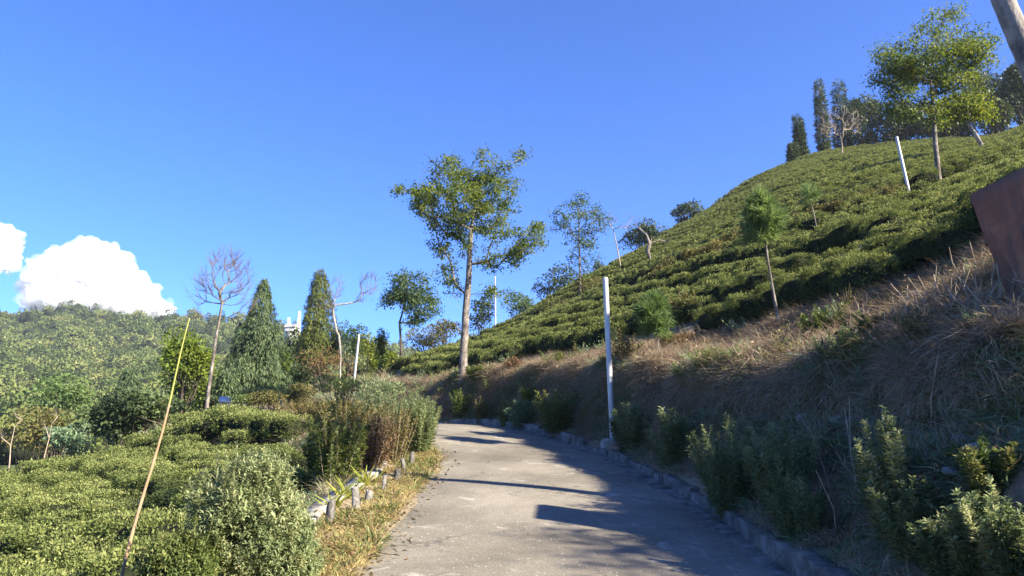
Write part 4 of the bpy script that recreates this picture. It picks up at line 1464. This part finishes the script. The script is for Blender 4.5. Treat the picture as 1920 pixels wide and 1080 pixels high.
# ------------------------------------------------------------------ grasses (nobody could count them)
def tuft(name, mat, n, h, w, spread, hang, flop, seed):
    mb = MB()
    a = RNG.uniform(0, 6.28, n)
    o = np.stack([np.cos(a), np.sin(a), np.zeros(n)], 1)
    dr = o * RNG.uniform(.15, flop, (n, 1)) + up * RNG.uniform(.4, 1.0, (n, 1)) + RNG.normal(0, .15, (n, 3))
    b = o * RNG.uniform(.3, 1.1, (n, 1)) - up * RNG.uniform(.2, hang, (n, 1))
    blades(mb, o * RNG.random((n, 1)) * spread, dr, h * RNG.uniform(.45, 1.15, n), w, b, 0, np.clip(RNG.normal(.45, .22, n), 0, 1))
    return mb.mesh(name, [M[mat]])
HNG = [tuft('hanging_tuft', 'straw_pale', 60, .46, .006, .12, 3.0, 1.5, i) for i in range(3)]
DRY = [tuft('dry_tuft', 'dry', 44, .32, .0065, .10, 1.4, 1.0, i) for i in range(4)] + [tuft('matted_tuft', 'dry', 50, .25, .006, .14, 2.2, 1.6, i) for i in range(3)]
# dead leaf litter and short stalks
def litter(n, mat, s):
    mb = MB()
    c = RNG.normal(0, .16, (n, 3)) * [1, 1, .12]
    leaves(mb, c, rdir(n) * [1, 1, .3], rdir(n) * .6 + up, s * RNG.uniform(.5, 1.2, n), s * .45, 0, np.clip(RNG.normal(.4, .25, n), 0, 1))
    return mb.mesh('litter', [M[mat]])
LIT = [litter(26, 'rust', .06), litter(22, 'dry', .07)]
GRN = [tuft('green_tuft', 'weed', 26, .2, .012, .09, .9, .8, i) for i in range(2)] + [tuft('green_tuft', 'weed_dark', 26, .22, .014, .09, .9, .8, i) for i in range(2)]
def scrub(mat, n):
    mb = MB()
    for k in range(9):
        a = RNG.uniform(0, 6.28)
        tip = np.array([math.cos(a) * RNG.uniform(.05, .2), math.sin(a) * RNG.uniform(.05, .2), RNG.uniform(.14, .34)])
        tube(mb, [(0, 0, -.04), tip * .6, tip], [.004, .003, .001], 4, 1)
        u = RNG.random(n)
        sd = rdir(n)
        LL = .055 * RNG.uniform(.6, 1.2, n)
        leaves(mb, tip * u[:, None] + sd * .02, sd + up * .4, sd * .4 + up, LL, LL * .4, 0, np.clip(RNG.normal(.5, .2, n), 0, 1))
    return mb.mesh('scrub', [M[mat], M['twig']])
SCR = [scrub('weed', 34), scrub('weed_dark', 34), scrub('olive', 26)]
kinds = DRY + LIT + GRN + HNG + SCR
pts, rots, scl, vid = [], [], [], []
NBK = 3 + NB1 + NB2
for k in range(25000):
    r = 1.4 + (NBK - 1.0) * RNG.random()
    c = PER * 1.6 + PER * 7.2 * RNG.random()
    p = hill_pt(r, c)
    px, py, dep = project(p)
    if not (-40 < px < 1980 and py < 1130 and dep > 1): continue
    dens = .75 + .8 * nz(p, 1.1, 7)
    if RNG.random() > dens + (.35 if r > 11 else 0): continue
    g_ = nz(p, .7, 17)
    if r < 14.5 and g_ > .06 and RNG.random() < .6: v_ = 9 + RNG.integers(0, 4)
    elif RNG.random() < .22: v_ = 7 + RNG.integers(0, 2)
    else: v_ = RNG.integers(0, 7)
    pts.append(p); vid.append(v_)
    rots.append((RNG.uniform(-.3, .3), -.45 + RNG.uniform(-.35, .35) if r < 14 else RNG.uniform(-.3, .3), RNG.uniform(-.6, .6) if r < 14 else RNG.uniform(0, 6.28)))
    s = RNG.uniform(.6, 1.35) * (1.15 if 11 < r < 17 else .9)
    if dep < 8: s *= .55 + .45 * dep / 8 - .15
    scl.append((s, s, s * RNG.uniform(.6, 1.1)))
for k in range(1500):                     # pale dead grass hanging over the bank top
    r = RNG.normal(3 + NB1 - 1.0, 2.2)
    c = PER * 1.6 + PER * 6.6 * RNG.random()
    p = hill_pt(r, c)
    px, py, dep = project(p)
    if not (-40 < px < 1980 and py < 1130 and dep > 1) or nz(p, .8, 41) < -.12: continue
    pts.append(p); vid.append(13 + int(RNG.integers(0, 3)))
    rots.append((RNG.uniform(-.3, .3), -.5 + RNG.uniform(-.3, .3), RNG.uniform(-.7, .7)))
    s = RNG.uniform(.55, 1.2) * (1 if dep > 8 else .75)
    scl.append((s, s, s))
for k in range(620):                      # low scrub in patches
    r = RNG.uniform(2.0, NBK - 1.0)
    c = PER * 1.6 + PER * 6.8 * RNG.random()
    p = hill_pt(r, c)
    if nz(p, .75, 57) < .02: continue
    pts.append(p); vid.append(16 + int(RNG.integers(0, 3)))
    rots.append((RNG.uniform(-.2, .2), -.25 + RNG.uniform(-.2, .2), RNG.uniform(0, 6.28)))
    s = RNG.uniform(.6, 1.4) * min(1, max(.45, p[1] / 12))
    scl.append((s, s, s))
for k in range(900):                      # growth hanging over the kerb
    c = PER * 1.4 + PER * 6.4 * RNG.random()
    p = hill_pt(RNG.uniform(.9, 1.7), c) + up * .02
    if nz(p, .9, 31) < -.15: continue
    pts.append(p); vid.append(int(RNG.integers(4, 7)) if RNG.random() < .6 else int(RNG.integers(7, 13)))
    rots.append((RNG.uniform(-.3, .3), -.5, RNG.uniform(-.8, .8)))
    s = RNG.uniform(.4, .85)
    scl.append((s, s, s))
scatter('dry_grass', kinds, pts, rots, scl, vid, 'matted dry grass, dead leaves and weeds covering the cut bank', 'dry grass')
nb = len(pts)
# left verge straw
STR = [tuft('straw_tuft', 'straw', 30, .13, .006, .07, 1.2, 1.2, i) for i in range(4)] + [LIT[0], LIT[1], GRN[0]]
pts, rots, scl, vid = [], [], [], []
for k in range(5200):
    c = PER * 1.2 + PER * 4.8 * RNG.random()
    i = int(c)
    t = RLs[i + 1] - RLs[i]
    n_ = np.array([-t[1], t[0], 0]); n_ /= np.linalg.norm(n_)
    w = RNG.uniform(-.05, .75)
    p = RLs[i] + t * (c - i) + n_ * w
    den = .55 + .9 * nz(p, 1.6, 3) + (.25 if w < .45 else -.25)
    if RNG.random() > den: continue
    pts.append(p); rots.append((RNG.uniform(-.2, .2), RNG.uniform(-.2, .2), RNG.uniform(0, 6.28)))
    u = RNG.random()
    vid.append(4 if u < .14 else (5 if u < .22 else (6 if u < .27 else RNG.integers(0, 4))))
    s = RNG.uniform(.5, 1.15)
    scl.append((s, s, s))
scatter('verge_grass', STR, pts, rots, scl, vid, 'short straw-coloured dry grass along the left verge', 'dry grass')
# rough growth below the verge wall and behind the field
pts, rots, scl, vid = [], [], [], []
for k in range(5200):
    y = RNG.uniform(3, 24)
    x = RNG.uniform(-9, -1.9) if y < 24 else RNG.uniform(-16, -4)
    d, rz = road_dist(x, y)
    lim = 2.6 if y < 19 else 5
    if d < .98 or d > lim: continue
    z = field_z(x, y)
    pts.append((x, y, z)); rots.append((RNG.uniform(-.3, .3), RNG.uniform(-.3, .3), RNG.uniform(0, 6.28)))
    u = RNG.random()
    vid.append(int(RNG.integers(9, 13)) if u < .35 else (int(RNG.integers(7, 9)) if u < .5 else int(RNG.integers(0, 7))))
    s = RNG.uniform(.7, 1.5)
    scl.append((s, s, s))
for k in range(5000):                     # behind the crest of the field and around the trees
    x, y = RNG.uniform(-34, -6), RNG.uniform(18, 46)
    q = (np.array([x, y]) - CA) @ cnrm
    if q < .2: continue
    d, rz = road_dist(x, y)
    if d < .4 and d > -4.0: continue
    z = ground_z(x, y)
    pts.append((x, y, z)); rots.append((RNG.uniform(-.3, .3), RNG.uniform(-.3, .3), RNG.uniform(0, 6.28)))
    vid.append(int(RNG.integers(9, 13)) if RNG.random() < .6 else int(RNG.integers(0, 7)))
    s = RNG.uniform(1.5, 3.2)
    scl.append((s, s, s))
scatter('rough_grass', kinds, pts, rots, scl, vid, 'rough grass and weeds below the verge and behind the field', 'grass')

# ------------------------------------------------------------------ dry stalks on the right bank
def stalks(label, px, py, d, n, h, sp, mat='twig', lean=(0, 0, 0)):
    b = on(px, py, d)
    e = empty('dry_stalks', b, label, 'dry stalks', 'cut dry stalks on the right bank')
    for k in range(n):
        mb = MB()
        o = b + RNG.normal(0, sp, 3) * [1, 1, 0]
        o[2] = ground_z(o[0], o[1]) - .03
        dr = unit(up + RNG.normal(0, .38, 3) + np.array(lean))
        L = h * RNG.uniform(.4, 1.15)
        m = o + dr * L * .5 + RNG.normal(0, .03, 3)
        r_ = RNG.uniform(.003, .007)
        tube(mb, [o, m, o + dr * L], [r_, r_ * .9, r_ * .7], 5)
        if RNG.random() < .5:
            q = unit(dr + RNG.normal(0, .6, 3))
            tube(mb, [m, m + q * L * .4], [r_ * .7, r_ * .3], 4)
        mb.obj('stalk', [M[mat]], e)
for a in (('fan of pale cut stalks at the centre of the right bank ledge', 1690, 665, 7.6, 16, .55, .16), ('pale cut stalks standing on the lit ledge near the right', 1800, 640, 7.0, 16, .5, .22),
          ('pale dry stalks at the right edge below the slab', 1890, 640, 6.2, 18, .55, .18), ('thin dry stalks rising from the sunny grass before the slab', 1790, 560, 8.2, 12, .5, .3),
          ('short forked stalks on the ledge left of the leafy shrub', 1420, 690, 10.3, 10, .4, .2), ('dead white twigs beside the yellowish tangled shrub', 1205, 690, 15.5, 14, .5, .2),
          ('tall thin stalks standing in the shaded bank foot', 1630, 960, 6.6, 9, .75, .25), ('dry stalks below the lit ledge', 1560, 740, 8.4, 12, .5, .3),
          ('thin stalks leaning before the bank stones', 1750, 780, 6.9, 10, .5, .3), ('sticks poking from the bench by the water pipe', 1112, 690, 16.8, 5, .5, .15)):
    stalks(*a)

# ------------------------------------------------------------------ leaning cane in the left foreground
M['cane'] = plainmat('cane', [(.20, .125, .07), (.34, .23, .14)], 9, .7, 0)
cb, ct = P(232, 1062, 6.0), P(356, 596, 6.6)
cb[2] = cb[2]
e = empty('leaning_cane', cb, 'long thin cane leaning right in front of the left tea field', 'cane')
mb = MB()
g0 = np.array([cb[0] - .1, cb[1] - .03, ground_z(cb[0], cb[1]) - .05])
s = np.linspace(0, 1, 22)[:, None]
pts = cb * (1 - s) + ct * s + np.array([.015, 0, 0]) * np.sin(s * 3.1) - np.array([.008, 0, 0]) * np.sin(s * 9)
pts = np.concatenate([[g0], pts])
rr = np.linspace(.014, .0055, 23) * (1 + .14 * (np.arange(23) % 3 == 0))
tube(mb, pts[:15], rr[:15], 8, 0)
mb.obj('lower_cane', [M['cane']], e)
mb = MB()
tube(mb, pts[14:], rr[14:], 8, 0)
mb.obj('green_tip', [M['strap']], e)
mb = MB()
q = pts[18]
tube(mb, [q, q + np.array([.05, 0, .04]), q + np.array([.075, 0, .075])], [.004, .003, .002], 5)
mb.obj('twig', [M['strap']], e)

# ------------------------------------------------------------------ stones
for lab, px, py, d, s in (('large pale stone lying in the shaded right bank', 1797, 885, 6.1, .09), ('grey stone above the large pale one', 1835, 842, 6.2, .09), ('stone at the right frame edge under the ledge', 1900, 860, 5.8, .09),
                          ('small stone at the lower right bank foot', 1725, 1062, 5.7, .07), ('flat stone on the shaded bank ledge', 1565, 752, 8.2, .12), ('white stone on the sunny bench by the pipe', 1106, 683, 17, .14),
                          ('white stone on the left verge near the camera', 652, 1047, 6.1, .035), ('small pale stone beside the slim guard stone', 703, 911, 9.7, .05), ('grey stone at the bank foot left of the feathery weed', 1330, 935, 9.0, .10)):
    b = hitpx(px, py)
    if b is None: b = on(px, py, d)
    v, f = ico(3)
    sh = np.array([1 + .2 * nz(q, 1.3, px) for q in v])[:, None]
    v = v.copy()
    for pn in rdir(11):
        k_ = v @ pn - RNG.uniform(.45, .75)
        v = v - np.maximum(k_, 0)[:, None] * pn
    sh = sh + np.array([.05 * nz(q, 5, py) for q in v])[:, None]
    mb = MB()
    mb.add(v * sh * np.array([1.2, .9, .7]) * s + b + up * s * .05, f)
    tag(mb.obj('stone', [M['concrete_pale'] if s < .06 or 'pale' in lab or 'white' in lab else M['stone']]), lab, 'stone', 'loose stones')

# rough stone course half buried in the shaded bank
lw = empty('retaining_ledge', hill_pt(8.6, PER * 2.6), 'dark rough stone course half buried in the shaded right bank', 'stone ledge')
c_ = PER * 1.9
while c_ < PER * 4.2:
    p = hill_pt(8.3 + .5 * nz((c_, 0, 0), .3, 5), c_)
    wd = RNG.uniform(.14, .30)
    v, f = ico(2)
    v = v.copy()
    for pn in rdir(9):
        v = v - np.maximum(v @ pn - RNG.uniform(.45, .7), 0)[:, None] * pn
    rz_ = Matrix.Rotation(RNG.uniform(-.3, .3), 3, 'Z')
    v = (v * [wd * .45, wd * .7, RNG.uniform(.05, .10)]) @ np.array(rz_).T
    if RNG.random() < .78:
        mb = MB()
        mb.add(v + p - up * .01, f)
        mb.obj('stone', [M['stone']], lw)
    c_ += wd * RNG.uniform(4.5, 7)

# ------------------------------------------------------------------ water pipe on the bank, small panel, house and masts
pp = [hitpx(*q) for q in ((856, 752), (890, 742), (945, 726), (1000, 706), (1050, 694), (1112, 684))]
pp = [q + up * .05 for q in pp if q is not None]
mb = MB()
tube(mb, cr(pp, 6), .022, 8)
M['pipe'] = plainmat('black_pipe', [(.03, .03, .03), (.09, .085, .08)], 6, .6, 0)
tag(mb.obj('water_pipe', [M['pipe']]), 'thin dark water pipe running along the bank top', 'pipe')

M['panel'] = plainmat('panel_face', [(.30, .36, .46), (.50, .55, .62)], 5, .3, 0)
c = P(422, 749, 29)
e = empty('panel_board', (c[0], c[1], ground_z(c[0], c[1])), 'small blue-white panel on posts beside the drooping conifer', 'panel')
rot = Matrix.Rotation(.5, 4, 'Z') @ Matrix.Rotation(-.6, 4, 'X')
mb = MB(); box(mb, c, (.42, .02, .26), rot); mb.obj('panel_face', [M['panel']], e)
mb = MB()
for a_ in (-.21, 0, .21):
    box(mb, c + np.array((rot @ Vector((a_, -.012, 0)))[:]), (.012, .015, .28), rot)
for a_ in (-.13, .13):
    box(mb, c + np.array((rot @ Vector((0, -.014, a_)))[:]), (.43, .014, .012), rot)
mb.obj('frame', [M['galv']], e)
for a_ in (-.15, .15):
    mb = MB()
    q = c + np.array((rot @ Vector((a_, .03, 0)))[:])
    tube(mb, [(q[0], q[1], ground_z(q[0], q[1]) - .2), q], .015, 6)
    mb.obj('post', [M['galv']], e)

# ------------------------------------------------------------------ forested mountain on the left
MR = [(-900, 600), (-500, 585), (-250, 600), (0, 600), (40, 603), (105, 590), (160, 597), (230, 604), (330, 606), (440, 612), (540, 628), (640, 650), (760, 668), (900, 690), (1150, 700)]
rows_ = []
D = [460, 400, 330, 260, 200, 150, 115, 85]
for k, d in enumerate(D):
    u = k / (len(D) - 1)
    q = []
    for px, py in MR:
        pb = 880 - max(0, px - 100) * .10
        yy = py + (pb - py) * (u ** .9)
        p = P(px, yy, d * (1 + .10 * nz((px * .01, k, 0), .8, 4)))
        p[2] += 0 if k == 0 else 4 * nz(p, .02, 3)
        q.append(p)
    rows_.append(cr(q, 6))
back = rows_[0] + np.array([0, 300, -120.0])
MG = np.array([back] + rows_ + [rows_[-1] + np.array([0, -25, -30.0])])
idx = np.arange(MG.shape[0] * MG.shape[1]).reshape(MG.shape[:2])
mb = MB()
mb.add(MG.reshape(-1, 3), np.stack([idx[:-1, :-1], idx[1:, :-1], idx[1:, 1:], idx[:-1, 1:]], -1).reshape(-1, 4))
tag(mb.obj('mountain', [M['farland']], smooth=True), 'wooded mountainside beyond the valley', None, kind='structure')

def crown_mesh(seed, tall=1.0, n=420, L=.26):
    mb = MB()
    v, f = ico(2)
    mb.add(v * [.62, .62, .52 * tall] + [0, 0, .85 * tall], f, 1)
    clump(mb, (0, 0, .85 * tall), (1, 1, .8 * tall), n * 2, L * .68, .75, .1, 0, .42, .22, 8, .3, .22)
    tube(mb, [(0, 0, -.8), (.05, 0, .3), (0, .04, .9)], [.07, .06, .03], 5, 2)
    return mb.mesh('forest_tree', [M['forest'], M['forest_core'], M['bark_pale']])
def spire_mesh(n=380):
    mb = MB()
    u = 1 - RNG.random(n) ** .6
    a = RNG.uniform(0, 6.28, n)
    o = np.stack([np.cos(a), np.sin(a), np.zeros(n)], 1)
    c = o * (.55 * (1 - u) ** .8)[:, None] + up * (u * 2.6)[:, None]
    leaves(mb, c, o + RNG.normal(0, .3, (n, 3)) - up * .4, o + up * .6, .3, .2, 0, np.clip(RNG.normal(.25, .15, n), 0, 1))
    tube(mb, [(0, 0, -.8), (0, 0, 2.5)], [.06, .01], 5, 2)
    return mb.mesh('forest_spire', [M['forest'], M['forest_core'], M['bark_dark']])
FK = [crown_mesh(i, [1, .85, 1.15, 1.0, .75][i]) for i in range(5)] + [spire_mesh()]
pts, rots, scl, vid = [], [], [], []
mr, mc = MG.shape[:2]
def mpt(r, c):
    i, j = int(r), int(c)
    a, b = r - i, c - j
    return (MG[i, j] * (1 - a) + MG[i + 1, j] * a) * (1 - b) + (MG[i, j + 1] * (1 - a) + MG[i + 1, j + 1] * a) * b
cells = {}
for k in range(60000):
    r = .8 + (mr - 2.0) * RNG.random() ** 1.25
    c = (mc - 1.01) * RNG.random()
    p = mpt(min(r, mr - 1.01), c)
    px, py, dep = project(p)
    if px < -60 or px > 980: continue
    s = RNG.uniform(2.6, 5.6) * (1.2 if dep > 250 else .9)
    ok = True
    gx, gy = int(p[0] // 4), int(p[1] // 6)
    for ax_ in (-1, 0, 1):
        for ay_ in (-1, 0, 1):
            for q, s2 in cells.get((gx + ax_, gy + ay_), ()):
                if abs(q[0] - p[0]) < (s + s2) * .48 and abs(q[1] - p[1]) < (s + s2) * .62:
                    ok = False
    if not ok: continue
    cells.setdefault((gx, gy), []).append((p, s))
    ridge = r < 1.3
    sp = RNG.random() < (.42 if ridge else .07)
    pts.append(p - up * .3 * s); vid.append(5 if sp else int(RNG.integers(0, 5)))
    rots.append((RNG.uniform(-.1, .1), RNG.uniform(-.1, .1), RNG.uniform(0, 6.28)))
    if sp: s *= .8
    scl.append((s, s, s * RNG.uniform(.8, 1.2)))
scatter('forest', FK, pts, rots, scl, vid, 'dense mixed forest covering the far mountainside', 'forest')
print('forest', len(pts), 'bank', nb)

# white house and two masts on the distant ridge
M['whitewash'] = plainmat('whitewash', [(.62, .62, .60), (.78, .77, .74)], 3, .9, 0)
M['roofgrey'] = plainmat('roof_sheet', [(.30, .29, .27), (.46, .44, .41)], 3, .7, 0)
M['pane'] = plainmat('dark_glass', [(.03, .035, .04), (.06, .07, .08)], 3, .15, 0)
hd = 300
c = P(547, 624, hd)
e = empty('hill_house', c - up * 4, 'small white house on the distant ridge left of the golden conifer', 'house')
mb = MB(); box(mb, c - up * 1.5, (4.4, 5, 7.0)); mb.obj('wall', [M['whitewash']], e)
mb = MB()
w_, l_ = 2.6, 3.1
z_ = c[2] + 2.0
mb.add([(c[0] - w_, c[1] - l_, z_), (c[0] + w_, c[1] - l_, z_), (c[0] + w_, c[1] + l_, z_), (c[0] - w_, c[1] + l_, z_), (c[0] - w_, c[1], z_ + 1.4), (c[0] + w_, c[1], z_ + 1.4)],
       [[0, 1, 5, 4], [2, 3, 4, 5], [0, 3, 2, 1]])
mb.add([(c[0] - w_, c[1] - l_, z_), (c[0] - w_, c[1] + l_, z_), (c[0] - w_, c[1], z_ + 1.4), (c[0] + w_, c[1] - l_, z_), (c[0] + w_, c[1] + l_, z_), (c[0] + w_, c[1], z_ + 1.4)], [[0, 2, 1], [3, 4, 5]])
mb.obj('roof', [M['roofgrey']], e)
for a_ in (-1.2, 1.0):
    mb = MB(); box(mb, c + np.array([a_, -2.52, -.1]), (1.0, .08, 1.2)); mb.obj('window', [M['pane']], e)
for lab, px, py, hpx in (('white lattice mast on the ridge close left of the golden conifer', 560, 614, 30), ('shorter white mast on the ridge above the house', 541, 612, 16)):
    b = P(px, py, hd)
    h = hpx * hd / FPX
    e = empty('lattice_mast', b - up * 3, lab, 'mast', 'masts on the distant ridge')
    mb = MB()
    for ax_, ay_ in ((-1, -1), (1, -1), (1, 1), (-1, 1)):
        tube(mb, [b + np.array([ax_ * .7, ay_ * .7, -3]), b + np.array([ax_ * .25, ay_ * .25, h])], .07, 5)
    mb.obj('legs', [M['whitewash']], e)
    mb = MB()
    n_ = 7
    for k in range(n_):
        z0_, z1_ = h * k / n_, h * (k + 1) / n_
        w0, w1 = .7 - .45 * k / n_, .7 - .45 * (k + 1) / n_
        for s_ in (-1, 1):
            tube(mb, [b + np.array([-w0, s_ * w0, z0_]), b + np.array([w1, s_ * w1, z1_])], .05, 4)
            tube(mb, [b + np.array([s_ * w0, -w0, z0_]), b + np.array([s_ * w1, w1, z1_])], .05, 4)
    mb.obj('bracing', [M['whitewash']], e)
    for k in range(3):
        mb = MB()
        tube(mb, [b + np.array([.4 * math.cos(k * 2.1), .4 * math.sin(k * 2.1) - .4, h * .8]), b + np.array([.4 * math.cos(k * 2.1), .4 * math.sin(k * 2.1) - .4, h * 1.02])], .16, 8)
        mb.obj('antenna', [M['whitewash']], e)

# ------------------------------------------------------------------ clouds (bodies far behind the mountain)
def cloudmat(alpha):
    m, nt, b, out = newmat('cloud_%d' % int(alpha * 100))
    d = nt.nodes.new('ShaderNodeBsdfDiffuse')
    d.inputs[0].default_value = (.93, .93, .93, 1)
    t = nt.nodes.new('ShaderNodeBsdfTranslucent')
    t.inputs[0].default_value = (.93, .93, .93, 1)
    a = nt.nodes.new('ShaderNodeMixShader')
    a.inputs[0].default_value = .35 if alpha == 1 else .5
    nt.links.new(d.outputs[0], a.inputs[1]); nt.links.new(t.outputs[0], a.inputs[2])
    res = a.outputs[0]
    if alpha < 1:
        tr_ = nt.nodes.new('ShaderNodeBsdfTransparent')
        x = nt.nodes.new('ShaderNodeMixShader')
        x.inputs[0].default_value = alpha
        nt.links.new(tr_.outputs[0], x.inputs[1]); nt.links.new(res, x.inputs[2])
        res = x.outputs[0]
    nt.links.new(res, out.inputs['Surface'])
    return m
CM = [cloudmat(1.0), cloudmat(.16), cloudmat(.08)]
CD = 3000.0
def cloud(name, label, ells, seed, thick=1.0):
    mb = MB()
    k = CD / FPX
    for j, (px, py, rx, ry) in enumerate(ells):
        c = P(px, py, CD)
        v, f = ico(5)
        disp = np.array([nz(q, 1.3, seed + j) * .16 + nz(q, 3.0, seed) * .04 for q in v])
        rad = np.array([rx, rx * .8, ry]) * k
        mb.add(c + v * (.81 + disp)[:, None] * rad, f, 0)
        n = int(480 * rx / 60 * thick)
        d = unit(RNG.normal(0, 1, (n, 3)))
        dsp = np.array([nz(q, 1.3, seed + j) * .16 + nz(q, 3.0, seed) * .04 for q in d])
        pc = c + d * (.88 + dsp + RNG.normal(0, .085, n))[:, None] * rad
        v1, f1_ = ico(2)
        for q in pc:
            s = rx * k * RNG.uniform(.05, .17)
            mb.add(q + v1 * s * RNG.uniform(.6, 1.3, 3), f1_, 1 if RNG.random() < .5 else 2)
    o = mb.obj(name, CM, smooth=True)
    tag(o, label, 'cloud', 'clouds over the left ridge', None)
cloud('cloud', 'big white cumulus cloud over the left forest ridge', [(165, 508, 80, 58), (215, 545, 74, 44), (120, 530, 74, 46), (128, 498, 52, 42), (265, 578, 56, 26), (150, 572, 100, 30), (80, 548, 40, 34)], 3)
cloud('cloud', 'small white cloud cut by the left frame edge', [(-5, 455, 46, 40), (-40, 470, 60, 50), (10, 490, 30, 24)], 9)

# ------------------------------------------------------------------ air
hm = bpy.data.materials.new('haze_air')
hm.use_nodes = True
nt = hm.node_tree
nt.nodes.clear()
out = nt.nodes.new('ShaderNodeOutputMaterial')
pv = nt.nodes.new('ShaderNodeVolumePrincipled')
pv.inputs['Color'].default_value = (.86, .92, 1.0, 1)
pv.inputs['Density'].default_value = HAZE
pv.inputs['Anisotropy'].default_value = .2
nt.links.new(pv.outputs[0], out.inputs['Volume'])
mb = MB()
x0, x1, y0, y1, z0, z1 = -760, 520, -60, 900, -130, 135
box(mb, ((x0 + x1) / 2, (y0 + y1) / 2, (z0 + z1) / 2), (x1 - x0, y1 - y0, z1 - z0))
tag(mb.obj('haze', [hm]), 'thin pale haze in the air over the valley', 'haze', None, 'stuff')
